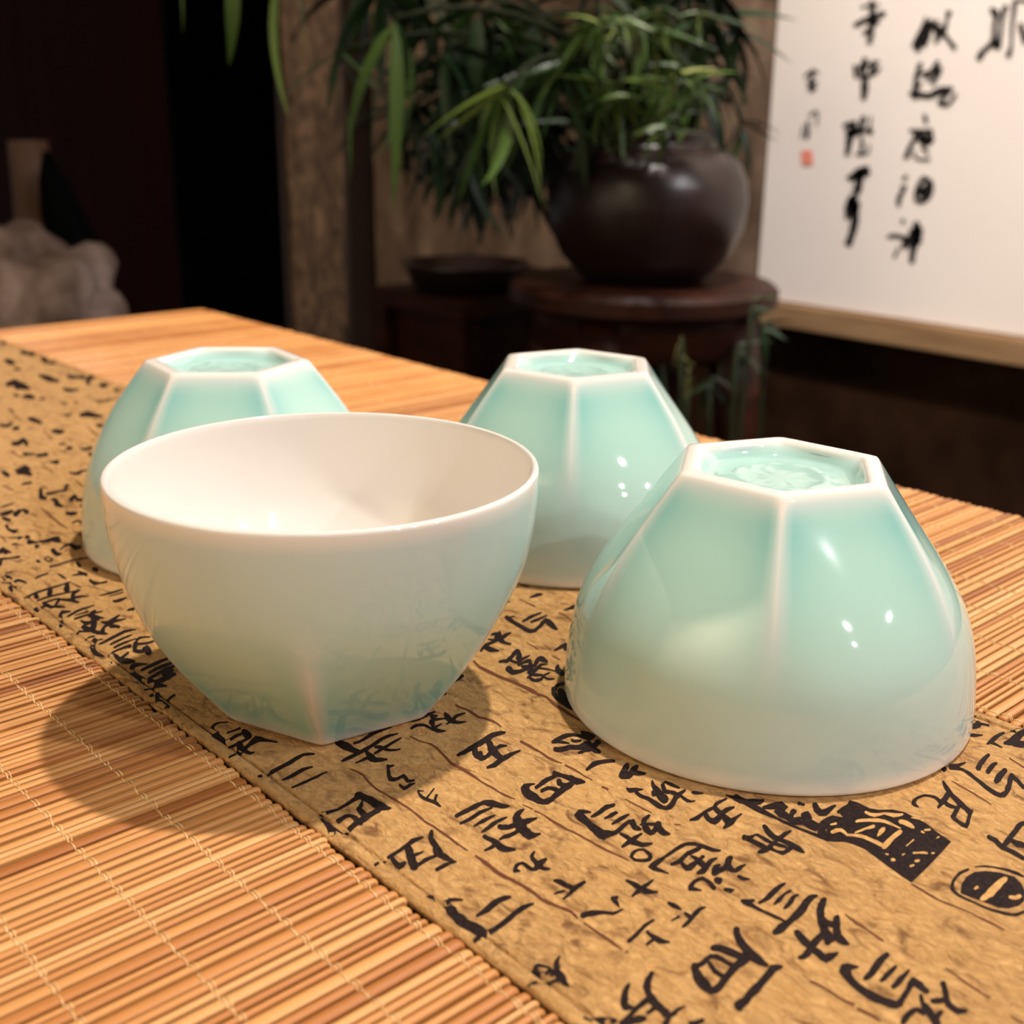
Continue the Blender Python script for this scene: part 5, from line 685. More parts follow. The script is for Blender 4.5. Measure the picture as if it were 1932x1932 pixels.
GPL=[(8, 0.0022, -0.2795), (3, -0.0304, -0.1451), (1, 0.0153, -0.1592), (6, 0.0092, -0.1243), (0, 0.0591, -0.1949), (2, 0.042, -0.1502), (2, 0.0568, -0.1495), (7, 0.105, -0.2609), (0, 0.0003, -0.183), (2, -0.0171, -0.1376), (3, -0.0143, -0.1324), (3, -0.0004, -0.1316), (3, 0.0134, -0.1311), (4, 0.0244, -0.1462), (2, 0.055, -0.1372), (0, 0.102, -0.1823), (1, -0.0138, -0.1336), (7, 0.0171, -0.2334), (7, 0.0324, -0.2346), (0, 0.0449, -0.1699), (6, 0.0249, -0.0993), (5, 0.0475, -0.1084), (7, 0.0898, -0.2333), (3, 0.0566, -0.1196), (7, 0.0022, -0.2215), (8, 0.0162, -0.2413), (5, 0.0045, -0.0961), (1, 0.0302, -0.1219), (5, 0.0334, -0.096), (8, 0.0753, -0.2413), (4, 0.0372, -0.1206), (2, 0.0699, -0.1118), (7, 0.0034, -0.2084), (8, 0.0158, -0.2289), (5, 0.0058, -0.0839), (6, 0.0102, -0.0731), (0, 0.0583, -0.142), (3, 0.0291, -0.0933), (2, 0.0553, -0.0975), (1, 0.0878, -0.1074), (0, 0.0003, -0.1303), (7, 0.0182, -0.1954), (2, -0.0012, -0.0848), (7, 0.0475, -0.1951), (4, 0.0094, -0.0954), (2, 0.0411, -0.0852), (8, 0.0882, -0.2144), (7, 0.1054, -0.1947), (7, 0.0037, -0.1826), (8, 0.016, -0.2014), (5, 0.0047, -0.0564), (4, -0.0051, -0.0817), (4, 0.0087, -0.0816), (4, 0.0242, -0.0825), (2, 0.0569, -0.0723), (8, 0.1037, -0.203), (4, -0.0485, -0.0693), (5, -0.0096, -0.0434), (6, -0.0053, -0.0337), (7, 0.0462, -0.1683), (8, 0.061, -0.1881), (3, 0.0278, -0.053), (7, 0.0907, -0.1681), (6, 0.0671, -0.0348), (8, 0.0013, -0.1754), (8, 0.0168, -0.1762), (2, 0.0418, -0.0466), (7, 0.0903, -0.1569), (2, 0.0715, -0.0467), (7, 0.0022, -0.1421), (5, 0.0767, -0.0173), (7, 0.0893, -0.105), (2, 0.07, 0.0051), (7, 0.0751, -0.0908), (1, 0.073, 0.0097), (4, 0.0515, 0.0083), (7, 0.0601, -0.0785), (8, 0.0749, -0.0988), (6, 0.0524, 0.0569), (7, 0.1047, -0.0776), (7, 0.0761, -0.0648), (7, 0.0908, -0.0657), (5, 0.0779, 0.0608), (6, 0.0384, 0.0821), (1, 0.0734, 0.0471), (1, 0.0869, 0.0483), (1, 0.0721, 0.0601), (2, 0.071, 0.0718), (0, 0.0297, 0.0393), (8, 0.0448, -0.0464), (2, 0.0712, 0.0836), (2, -0.0166, 0.0968), (1, 0.0154, 0.0873), (1, 0.0296, 0.0861), (6, 0.024, 0.1219), (3, -0.0286, 0.1154), (7, 0.0325, -0.0008), (6, 0.0101, 0.1343), (5, 0.0337, 0.1245), (6, 0.0394, 0.1354), (5, 0.0628, 0.1254), (3, -0.0295, 0.1282), (1, 0.0155, 0.1128), (3, -0.0014, 0.1274), (7, 0.0601, 0.0138), (6, 0.0388, 0.1477), (6, 0.0529, 0.1488), (3, 0.0571, 0.1279), (7, 0.0172, 0.0258), (4, -0.0207, 0.1255), (3, 0.0001, 0.1415), (5, 0.0331, 0.1518), (0, 0.0743, 0.0907), (7, 0.0904, 0.0263), (5, 0.0782, 0.1503), (3, -0.029, 0.1533), (1, 0.0154, 0.1391), (5, 0.0197, 0.1648), (5, 0.0344, 0.1634), (7, 0.0751, 0.0395), (3, 0.0423, 0.1535), (6, 0.0684, 0.1743), (0, 0.0304, 0.1163), (8, 0.0456, 0.033), (1, 0.0441, 0.1529), (1, 0.058, 0.1526), (3, 0.0439, 0.1661), (0, 0.1028, 0.117), (3, -0.0142, 0.1809), (6, 0.0089, 0.2), (5, 0.0334, 0.1895), (2, 0.0421, 0.1742), (3, 0.0432, 0.1807), (5, 0.0777, 0.1899), (4, -0.0195, 0.1788), (3, -0.0001, 0.1938), (7, 0.0611, 0.0773), (6, 0.0377, 0.2135), (1, 0.0726, 0.1773), (6, 0.0674, 0.2134), (4, -0.0205, 0.1914), (1, 0.0303, 0.1918), (8, 0.0598, 0.0706), (2, 0.0405, 0.2006), (0, 0.0881, 0.1559), (4, 0.053, 0.1914), (7, 0.0316, 0.1033), (1, 0.0299, 0.2036), (0, 0.0591, 0.1695), (2, 0.0406, 0.2131), (4, 0.0387, 0.2039), (3, 0.0584, 0.2192), (4, -0.0062, 0.218), (2, 0.0271, 0.2263), (6, 0.0384, 0.2529), (3, 0.0422, 0.2316), (7, 0.1044, 0.1169), (2, -0.0319, 0.2403), (0, 0.0451, 0.1948), (3, 0.0134, 0.244), (6, 0.0385, 0.2658), (3, 0.0429, 0.2444), (3, 0.0571, 0.245), (0, 0.0007, 0.2086), (4, 0.0083, 0.2422), (5, 0.0493, 0.2674), (8, 0.089, 0.1229), (6, 0.0677, 0.2786), (2, -0.0306, 0.2652), (7, 0.0611, 0.1564), (8, 0.0755, 0.1366), (6, 0.0533, 0.2911), (8, 0.1032, 0.1362), (0, 0.0004, 0.2336), (1, 0.0589, 0.2681), (5, 0.0633, 0.2949), (8, 0.1039, 0.1497), (1, -0.0146, 0.282), (8, 0.016, 0.1629), (5, 0.0479, 0.3074), (8, 0.0888, 0.1612), (3, 0.0579, 0.298), (4, -0.0482, 0.2944), (1, 0.0011, 0.2956), (6, 0.0538, 0.3305), (3, 0.057, 0.31), (5, -0.0244, 0.3326), (1, -0.0001, 0.3071), (2, 0.0552, 0.3189), (5, 0.0782, 0.3339), (6, -0.0346, 0.3559), (7, 0.0184, 0.2205), (2, -0.0013, 0.33), (8, 0.1029, 0.2018), (1, -0.0131, 0.3343), (3, -0.0298, 0.3496), (7, 0.0314, 0.2337), (0, 0.1034, 0.2983), (1, -0.014, 0.3479), (4, -0.0345, 0.3479), (5, 0.004, 0.3726), (1, 0.0867, 0.3468), (6, -0.034, 0.3941), (1, 0.0015, 0.3595), (8, 0.0303, 0.2409), (8, 0.0455, 0.241), (0, 0.1031, 0.3243), (6, -0.035, 0.4081), (3, -0.0288, 0.3872), (0, 0.0294, 0.3386), (4, -0.0056, 0.3722), (0, 0.0019, 0.3513), (6, -0.0201, 0.4208), (6, -0.0044, 0.4216), (2, 0.0133, 0.3958), (4, -0.0495, 0.3989), (2, -0.0175, 0.4093), (6, -0.0045, 0.4332), (2, 0.0116, 0.4088), (7, 0.0604, 0.298), (6, -0.0349, 0.4464), (5, -0.0103, 0.4363), (4, -0.0203, 0.4114), (8, 0.0455, 0.2929), (6, 0.0232, 0.4462), (8, 0.0021, 0.3045), (3, -0.0305, 0.4398), (0, 0.03, 0.3904), (3, -0.0015, 0.4394), (4, 0.009, 0.4252), (1, -0.0144, 0.4379), (8, 0.0173, 0.3177), (6, -0.0054, 0.4732), (2, 0.0135, 0.4476), (7, 0.0612, 0.3384), (6, 0.0376, 0.4724), (1, -0.0142, 0.4509), (3, -0.0295, 0.4661), (1, 0.0151, 0.4501), (5, 0.0187, 0.4768), (4, 0.0099, 0.4505), (1, 0.0585, 0.4503), (4, -0.0487, 0.4635), (2, -0.0163, 0.4748), (5, 0.0052, 0.4891), (0, 0.0446, 0.428), (0, 0.0594, 0.4292), (6, 0.0376, 0.4988), (1, -0.0131, 0.4762), (0, 0.0159, 0.4422), (8, 0.0301, 0.3569), (1, 0.0303, 0.4774), (4, 0.0099, 0.4774), (4, 0.0227, 0.4775), (6, -0.0337, 0.525), (4, -0.0352, 0.4894), (7, 0.0316, 0.3902), (1, 0.0287, 0.4897), (8, 0.0603, 0.3699), (2, 0.0418, 0.4993), (8, 0.0898, 0.3693), (4, -0.0482, 0.5023), (3, -0.0294, 0.518), (6, -0.0049, 0.5383), (5, 0.0196, 0.5275), (4, 0.0086, 0.5022), (8, 0.0744, 0.3837), (1, 0.0725, 0.5033), (1, -0.0135, 0.5157), (2, -0.0158, 0.5256), (6, -0.0059, 0.5519), (4, -0.0062, 0.5157), (1, 0.0432, 0.5167), (5, 0.0481, 0.5406), (1, 0.0728, 0.5167), (8, 0.0011, 0.4082), (1, 0.0003, 0.5289), (8, 0.0305, 0.4081), (8, 0.0451, 0.4082), (1, 0.0436, 0.5287), (3, 0.0284, 0.5432), (1, 0.0722, 0.5291), (6, 0.0678, 0.5643), (8, 0.0019, 0.4215), (0, 0.0154, 0.5076), (2, -0.0026, 0.552), (3, -0.0007, 0.5573), (8, 0.0597, 0.4226), (7, 0.0746, 0.4416), (8, 0.0886, 0.4221), (4, 0.052, 0.5413)]
MORE=""""""
# ------------------------------------------------------------------ cups
S = 0.042; HB = 1.2010
PCO = np.polyfit([0, .2, .4, .6, .8, 1.], [.5224, .7031, .8516, .9430, .9888, 1.0], 5)
NPH = 144
PH = np.arange(NPH) * 2 * PI / NPH
def hexr(p=60):
    s = sum(np.maximum(np.cos(PH - PI / 6 - k * PI / 3), 0) ** p for k in range(6)) ** (1 / p)
    r = math.cos(PI / 6) / s
    return r / r.max()
HX = hexr(); HX2 = hexr(16)
DPH = np.abs((PH + PI / 6) % (PI / 3) - PI / 6)          # angle to the nearest corner
def sm(x): x = np.clip(x, 0, 1); return x * x * (3 - 2 * x)
def outer(t):
    s = sm(t / .66); R = np.polyval(PCO, t)
    return R * (HX * (1 - s) + s)
def cup_rings():
    rings = []   # (radius array, z, edge, pool, section)
    one = np.ones(NPH)
    # recess floor, centre outwards (z measured from the foot plane)
    rec = .075
    for r, z in ((.002, rec), (.10, rec), (.17, rec + .004), (.19, rec - .012), (.225, rec - .014), (.245, rec - .002), (.30, rec), (.345, rec - .004)):
        rings.append((one * r, z, one * .12, one * .35, 1))
    for r, z, e in ((.385, rec - .016, .1), (.41, rec - .040, .25), (.425, .022, .6), (.438, .008, .9), (.452, .001, 1), (.480, -.0, 1), (.500, .002, 1)):
        k = (r - .30) / .2
        rings.append((r * (HX2 * k + (1 - k) * .93) if r < .42 else r * (HX * .75 + HX2 * .25), z, one * e, one * (.4 if e < .3 else 0), 1))
    # outer wall
    ts = [.006, .014, .024, .036, .05, .07, .095] + list(np.linspace(.125, .95, 26)) + [.965, .978]
    for t in ts:
        s = sm(t / .66); R = outer(t) * (1 - .018 * math.exp(-t / .008))
        ridge = np.exp(-(DPH / math.radians(2.0 + 2 * t)) ** 2) * float(1 - sm((t - .30) / .42)) * .7
        foot = math.exp(-(t / .045) ** 1.5)
        rim = float(sm((t - .90) / .09)) * .5 + float(sm((t - .25) / .7)) * .42
        e = np.clip(ridge + foot + rim, 0, 1)
        p = np.exp(-(np.maximum(DPH - math.radians(6), 0) / math.radians(7))) * float(1 - sm((t - .08) / .5)) * .65 + math.exp(-((t - .10) / .08) ** 2) * .25
        rings.append((R, t * HB, e, np.clip(p, 0, 1) * (1 - e), 0))
    # rim
    for r, dz in ((.9995, .014), (.995, .005), (.986, .0), (.976, .001), (.968, .006)):
        rings.append((one * r, HB - dz, one * .95, one * 0, 0 if r > .98 else 2))
    # inside
    for t in np.linspace(.97, .16, 20):
        s = float(sm(t / .66)); R = np.polyval(PCO, t)
        inr = R * (math.cos(PI / 6) * (1 - s) + s) - .036 - .03 * (1 - t)
        rings.append((one * inr, t * HB, one, one * 0, 2))
    b0 = rings[-1][0][0]
    for k in (.93, .84, .72, .56, .38, .18, .004):
        rings.append((one * b0 * k, .16 * HB - .055 * math.sqrt(max(0, 1 - k ** 2)) , one, one * 0, 2))
    return rings
RINGS = cup_rings()
def build_cup_meshes():
    V = np.zeros((len(RINGS), NPH, 3)); rr_ = np.random.RandomState(5); ph_ = rr_.uniform(0, 6.28, 12)
    for i, (r, z, e, p, s) in enumerate(RINGS):
        V[i, :, 0] = r * np.cos(PH) * S; V[i, :, 1] = r * np.sin(PH) * S; V[i, :, 2] = z * S
        if i < 6: V[i, :, 2] += S * .009 * (i / 6) * (np.sin(3 * PH + ph_[i]) * .5 + np.sin(7 * PH + ph_[i + 3] * 2) * .5 + np.sin(12 * PH + ph_[i + 5]) * .3)
    du = np.roll(V, -1, 1) - np.roll(V, 1, 1)
    dv = np.zeros_like(V); dv[1:-1] = V[2:] - V[:-2]; dv[0] = V[1] - V[0]; dv[-1] = V[-1] - V[-2]
    Nn = np.cross(du, dv); Nn /= np.linalg.norm(Nn, axis=2, keepdims=True) + 1e-12
    secs = [r[4] for r in RINGS]; out = {}
    for name, sec, m in (('foot_ring', 1, GLZ), ('outer_wall', 0, GLZ), ('inner_glaze', 2, WHT)):
        idx = [i for i, q in enumerate(secs) if q == sec]
        if sec == 1: idx = idx + [idx[-1] + 1]
        if sec == 0: idx = idx + [idx[-1] + 1]
        vv = V[idx].reshape(-1, 3); nn = Nn[idx].reshape(-1, 3)
        f = []
        for i in range(len(idx) - 1):
            for k in range(NPH):
                f.append((i * NPH + k, i * NPH + (k + 1) % NPH, (i + 1) * NPH + (k + 1) % NPH, (i + 1) * NPH + k))
        if sec == 1: f.append(tuple(range(NPH))[::-1])
        if sec == 2: f.append(tuple((len(idx) - 1) * NPH + k for k in range(NPH)))
        me = mesh(name, vv, f, m, True)
        for an, j in (('edge', 2), ('pool', 3)):
            a = me.attributes.new(an, 'FLOAT', 'POINT'); a.data.foreach_set('value', np.concatenate([RINGS[i][j] for i in idx]).astype(np.float32))
        me.normals_split_custom_set_from_vertices([tuple(q) for q in nn])
        out[name] = me
    return out
CUPM = build_cup_meshes()
def cup(loc, rot, inverted, label):
    e = empty('tea_cup', loc)
    e.rotation_euler = (PI if inverted else 0, 0, rot)
    if inverted: e.location.z = T + HB * S
    for n in ('outer_wall', 'foot_ring', 'inner_glaze'):
        o = ob(n, CUPM[n], e)
        if n == 'inner_glaze': o['label'] = 'plain creamy white glaze inside the cup'
    # turned with its rest point on the cloth
    tag(e, label, 'cup', None if not inverted else 'pale green cups standing upside down')
    return e
cup((.12738, .19431, T), math.radians(50.3), False, 'pale green cup standing upright, white inside, at front left on the runner')
cup((.19703, .13640, T), math.radians(36.5), True, 'large upside-down pale green cup at front right, nearest the camera')
cup((.23626, .23372, T), math.radians(43.9), True, 'upside-down pale green cup in the middle, behind the upright and right cups')
cup((.16409, .29656, T), math.radians(22.0), True, 'upside-down pale green cup at far left, half hidden behind the upright cup')

# ------------------------------------------------------------------ table
X0, X1, Y0, Y1 = -.16, .3545, -.06, .672
tb = empty('tea_table', ((X0 + X1) / 2, (Y0 + Y1) / 2, 0))
def rel(o): o.parent = tb; o.matrix_parent_inverse = Matrix.Translation(-tb.location); return o
rel(MB().box(X0, X1, Y0, Y1, T - .034, T - .0020, .002).ob('table_top', WOOD))
rel(MB().box(X0 + .03, X1 - .03, Y0 + .03, Y1 - .03, T - .10, T - .035, .002).ob('apron', WOOD))
for x in (X0 + .055, X1 - .055):
    for y in (Y0 + .055, Y1 - .055):
        rel(MB().box(x - .024, x + .024, y - .024, y + .024, 0, T - .101, .003).ob('leg', WOOD))
tag(tb, 'dark wooden tea table under the bamboo mats and cloth runner', 'table')

# ------------------------------------------------------------------ bamboo mats
def stick_mesh(L, k):
    r = random.Random(k); secs = 8; xs = [0, .0003, .0009, L * .25, L * .5, L * .75, L - .0009, L - .0003, L]; v = []
    ph = r.uniform(0, 6)
    for i, x in enumerate(xs):
        q = {0: .55, 1: .86, 7: .86, 8: .55}.get(i, 1.0)
        if 3 <= i <= 5: q *= r.uniform(.95, 1.04)
        wy = .00012 * math.sin(ph + x * 30) if 2 < i < 6 else 0
        for cy, cz in ((.5, .25), (.5, .62), (.40, .88), (.16, 1), (-.16, 1), (-.40, .88), (-.5, .62), (-.5, .25)):
            v.append((x, cy * q + wy / .002, .00158 * (cz * (.5 + .5 * q))))
    f = [(i * secs + j, (i + 1) * secs + j, (i + 1) * secs + (j + 1) % secs, i * secs + (j + 1) % secs) for i in range(len(xs) - 1) for j in range(secs)]
    f += [tuple(range(secs)), tuple((len(xs) - 1) * secs + j for j in range(secs))[::-1]]
    return v, f
ZB = T - .0018
def make_mat(name, xa, xb, ynear, rows, label, seed):
    r = random.Random(seed); L = xb - xa
    root = empty(name, ((xa + xb) / 2, .3, ZB)); root['label'] = label; root['category'] = 'mat'; root['group'] = 'bamboo mats on the table'
    sm_ = [stick_mesh(L, seed * 10 + k) for k in range(8)]
    ms = [mesh('stick', v, f, BAM, True) for v, f in sm_]
    y = -.055; ys = []; far = MB(); tones = []; cur = .5
    while y < .670:
        wd = r.choice([.00145, .0017, .0019, .0019, .0021, .0024, .0029]) * r.uniform(.93, 1.07)
        tn = min(1.0, max(0.0, r.gauss(.52, .18)))
        zs = r.uniform(.84, 1.10); k = r.randrange(8); x_off = r.uniform(-.0006, .0006); skew = 0
        yc = y + wd / 2; ys.append((yc, wd, .00158 * zs))
        if yc < ynear:
            o = ob('stick', ms[k], root, (xa - root.location.x + x_off, yc - root.location.y, 0))
            o.scale = (1, wd, zs); o['tone'] = tn
        else:
            v, f = sm_[k]; n0 = len(far.v)
            far.add([(p[0] + xa - root.location.x + x_off, p[1] * wd + yc - root.location.y, p[2] * zs) for p in v], f); tones += [tn] * len(v)
        y += wd + r.choice([0, .00005, .0001, .00016, .00028])
    m = mesh('far_sticks', far.v, far.f, BAM, True)
    a = m.attributes.new('tone', 'FLOAT', 'POINT'); a.data.foreach_set('value', np.array(tones, np.float32))
    o = ob('far_sticks', m, root); o['kind'] = 'stuff'
    for xr in rows:                                     # stitching: two strands that cross between the sticks
        t = MB()
        for sgn in (-1, 1):
            pts = []
            for i, (yc, wd, h) in enumerate(ys):
                over = sgn < 0 or i % 2 == 0
                X = xr + sgn * .00032 - root.location.x
                if over:
                    pts.append((X, yc - wd * .30 - root.location.y, h * .97)); pts.append((X, yc - root.location.y, h + .00009)); pts.append((X, yc + wd * .30 - root.location.y, h * .97))
                else: pts.append((X, yc - root.location.y, h * .3))
                if i + 1 < len(ys):
                    yn = (yc + wd / 2 + ys[i + 1][0] - ys[i + 1][1] / 2) / 2
                    pts.append((X, yn - root.location.y, h * .5))
            t.tube(pts, .00017, 5)
        t.ob('thread', THR, root, True)
    return root
make_mat('bamboo_mat', -.155, .0967, .40, [.0944, .0799, .0645, .0479, .032, .016, 0, -.016, -.05, -.09], 'bamboo stick mat on the near side of the cloth runner, front left', 3)
make_mat('bamboo_mat', .2250, .3557, .40, [.2270, .2436, .2603, .277, .294, .311, .328, .345], 'bamboo stick mat on the far side of the runner, behind the right cup', 5)

# ------------------------------------------------------------------ runner
RX0, RX1 = .0972, .2246
def zc(x, y):
    d = min(x - RX0, RX1 - x); hem = 1 / (1 + math.exp((d - .0029) / .00012))
    und = .00022 * (.5 + .5 * noise.noise(Vector((x * 28, y * 22, 3)))) + .00006 * (1 + noise.noise(Vector((x * 130, y * 110, 9))))
    z = T - .00002 - und * (1 - hem) - .00004 * hem * (1 + noise.noise(Vector((x * 900, y * 500, 2))))
    z -= (.0007 + .0002 * noise.noise(Vector((3, y * 190, 2)))) * math.exp(-((d - .0030) / .00026) ** 2)          # hem line
    if d < .0009: z -= .0007 * (1 - d / .0009) ** 2
    return z
xs = [RX0, RX0 + .0002, RX0 + .0005, RX0 + .0009] + [RX0 + .0013 + .0002 * i for i in range(16)] + list(np.linspace(RX0 + .006, RX1 - .006, 60)) + [RX1 - .0013 - .0002 * i for i in range(15, -1, -1)] + [RX1 - .0009, RX1 - .0005, RX1 - .0002, RX1]
yy = list(np.linspace(-.055, .45, 260)) + list(np.linspace(.4525, .671, 80))
v = []; nx = len(xs); ny = len(yy)
edge_w = lambda x, y: x + (.00025 * noise.noise(Vector((0, y * 60, 1 if x < .15 else 7))) if (x < RX0 + .0006 or x > RX1 - .0006) else 0)
for y in yy:
    for x in xs: v.append((edge_w(x, y), y, zc(x, y)))
f = [(j * nx + i, j * nx + i + 1, (j + 1) * nx + i + 1, (j + 1) * nx + i) for j in range(ny - 1) for i in range(nx - 1)]
nb = len(v)
for y in yy:
    v.append((RX0 + .0002, y, T - .0019)); v.append((RX1 - .0002, y, T - .0019))
for j in range(ny - 1):
    f.append((j * nx, (j + 1) * nx, nb + 2 * (j + 1), nb + 2 * j)); f.append((j * nx + nx - 1, nb + 2 * j + 1, nb + 2 * (j + 1) + 1, (j + 1) * nx + nx - 1))
    f.append((nb + 2 * j, nb + 2 * (j + 1), nb + 2 * (j + 1) + 1, nb + 2 * j + 1))
run = empty('table_runner', ((RX0 + RX1) / 2, .3, T - .002))
def rel2(o): o.parent = run; o.matrix_parent_inverse = Matrix.Translation(-run.location); return o
rel2(ob('cloth', mesh('cloth', v, f, CLO, True)))
tag(run, 'tan suede cloth runner printed with black old script, lying between the bamboo mats', 'table runner')
K = 20000.0
def ribbons(txt, dz, kind='cloth'):
    mb = MB()
    for line in txt.strip().split('\n'):
        d = list(map(int, line.split())); px = py = 0; P = []
        for i in range(0, len(d), 2):
            px += d[i]; py += d[i + 1]; P.append((px, py))
        if kind == 'cloth':
            # subdivide so the print follows the cloth
            Q = []
            for i in range(0, len(P) - 2, 2):
                a, b_, c, e = P[i], P[i + 1], P[i + 2], P[i + 3]
                n = max(1, int(max(math.dist(a, c), math.dist(b_, e)) / 24))
                for k in range(n):
                    s = k / n; Q += [(a[0] + (c[0] - a[0]) * s, a[1] + (c[1] - a[1]) * s), (b_[0] + (e[0] - b_[0]) * s, b_[1] + (e[1] - b_[1]) * s)]
            Q += P[-2:]
            v = []
            for x, y in Q:
                x /= K; y /= K; xx = min(max(x, RX0 + .0003), RX1 - .0003)
                v.append((xx, y, zc(xx, y) + dz))
            n = len(v) // 2
            mb.add(v, [(2 * i, 2 * i + 2, 2 * i + 3, 2 * i + 1) for i in range(n - 1)])
        else:
            v = [(1.2486 + dz, x / 5000.0, y / 5000.0) for x, y in P]; n = len(v) // 2
            mb.add(v, [(2 * i, 2 * i + 2, 2 * i + 3, 2 * i + 1) for i in range(n - 1)])
    return mb
def on_cloth(poly, dz):
    bm = bmesh.new(); vs = [bm.verts.new((p[0] / K, p[1] / K, 0)) for p in poly]; bm.faces.new(vs)
    bmesh.ops.triangulate(bm, faces=bm.faces[:])
    for _ in range(4): 
        bmesh.ops.subdivide_edges(bm, edges=[e for e in bm.edges if e.calc_length() > .0012], cuts=1)
        bmesh.ops.triangulate(bm, faces=bm.faces[:])
    for q in bm.verts: q.co.z = zc(q.co.x, q.co.y) + dz
    bm.verts.index_update(); m = MB().add([q.co[:] for q in bm.verts], [tuple(q.index for q in fc.verts) for fc in bm.faces]); bm.free(); return m
lines = INK.strip().split('\n'); extra = []
for g, dx, dy in GPL:
    for i in GLIB[g]:
        q = lines[i].split(); q[0] = str(int(q[0]) + int(dx * K)); q[1] = str(int(q[1]) + int(dy * K)); extra.append(' '.join(q))
ink_txt = '\n'.join(lines + extra)
pr = ribbons(ink_txt, .00007)
for p in POLYS:
    q = on_cloth(p, .00007); pr.add(q.v, q.f)
o = rel2(pr.ob('printed_script', INKM)); o['kind'] = 'stuff'; o['label'] = 'black brush-like printed characters'
o = rel2(ribbons(RULE, .00006).ob('ruled_line', RULM)); o['kind'] = 'stuff'; o['label'] = 'thin brown ruled lines'
o = rel2(ribbons(CLEAR, .00010).ob('reserved_script', CLRM)); o['kind'] = 'stuff'; o['label'] = 'tan strokes left open in the black block'

# ------------------------------------------------------------------ room shell
WX = 1.275
STN, nt, b = mat('mottled_stone_wall', rough=.85, spec=.2)
v = coords(nt, (1, 1, .6)); a1 = noise_n(nt, v, 5, 6, .62, .6); a2 = noise_n(nt, v, 19, 5, .6)
c = ramp(nt, math_n(nt, 'ADD', math_n(nt, 'MULTIPLY', a1, .6), math_n(nt, 'MULTIPLY', a2, .4)), [(.34, (.05, .027, .016)), (.5, (.155, .10, .068)), (.64, (.32, .22, .155))])
nt.links.new(c, b.inputs['Base Color']); bump(nt, b, a2, .4, .01)
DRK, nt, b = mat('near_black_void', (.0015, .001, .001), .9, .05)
MAR, nt, b = mat('maroon_lacquer', rough=.7, spec=.03)
nt.links.new(ramp(nt, noise_n(nt, coords(nt, (1, 8, .6)), 3, 4), [(.3, (.016, .0024, .0014)), (.7, (.026, .0042, .0022))]), b.inputs['Base Color'])
LOW, nt, b = mat('dark_brown_lower_wall', rough=.7, spec=.05)
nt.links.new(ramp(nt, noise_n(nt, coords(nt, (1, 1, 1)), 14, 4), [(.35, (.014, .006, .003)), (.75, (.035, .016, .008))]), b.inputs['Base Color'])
FLR, nt, b = mat('dark_floor', (.03, .018, .012), .5)
nt.links.new(ramp(nt, noise_n(nt, coords(nt, (1, 8, 1)), 3, 4), [(.3, (.02, .011, .007)), (.7, (.045, .026, .016))]), b.inputs['Base Color'])
CEI, nt, b = mat('ceiling_paint', (.35, .30, .25), .9)
BEI, nt, b = mat('warm_beige_plaster', (.72, .64, .50), .9)
def struct(o): o['kind'] = 'structure'; return o
struct(MB().box(-2.0, 3.4, -4.5, 4.0, -.05, 0).ob('floor', FLR))
struct(MB().box(-2.0, 3.4, -4.5, 4.0, 2.7, 2.75).ob('ceiling', CEI))
struct(MB().box(WX, WX + .1, -4.5, 1.76, 0, 2.7).ob('wall_back', STN))
struct(MB().box(WX - .012, WX, -4.5, 1.43, 0, .640).ob('lower_wall_1', LOW))  # flat sheet laid over the wall to darken its lower part
struct(MB().box(WX + .02, WX + .1, 2.53, 4.0, 0, 2.7).ob('wall_left', MAR))
struct(MB().box(-2.1, -2.0, -4.5, 4.0, 0, 2.7).ob('wall_right', BEI))
d = MB(); d.box(1.95, 2.0, 1.7, 2.7, 0, 2.7); d.box(WX + .018, 1.95, 2.515, 2.53, 0, 2.7); struct(d.ob('dark_doorway_1', DRK))  # black sheets stand in for the unlit depth of the doorway
# pillar with veined facing
PIL, nt, b = mat('veined_pillar_facing', rough=.6, spec=.3)
v = coords(nt, (1, 1, .55)); a1 = noise_n(nt, v, 26, 7, .65, 1.8); a2 = noise_n(nt, v, 75, 4, .6, .8)
c = ramp(nt, math_n(nt, 'ADD', math_n(nt, 'MULTIPLY', a1, .65), math_n(nt, 'MULTIPLY', a2, .35)), [(.36, (.025, .013, .008)), (.5, (.13, .078, .047)), (.62, (.27, .165, .10))])
nt.links.new(c, b.inputs['Base Color']); bump(nt, b, a1, .3, .004)
DKT, nt, b = mat('dark_edge_trim', (.03, .014, .007), .5)
p = empty('stone_pillar', (1.26, 1.87, 0))
def rel3(o, e): o.parent = e; o.matrix_parent_inverse = Matrix.Translation(-e.location); return o
rel3(MB().box(1.235, 1.30, 1.785, 1.975, 0, 2.7, .003).ob('facing', PIL), p)
rel3(MB().box(1.228, 1.30, 1.772, 1.784, 0, 2.7).ob('edge_strip', DKT), p)
rel3(MB().box(1.228, 1.30, 1.976, 1.986, 0, 2.7).ob('edge_strip', DKT), p)
tag(p, 'tall brown veined pillar between the dark opening and the mottled wall', 'pillar', kind='structure')

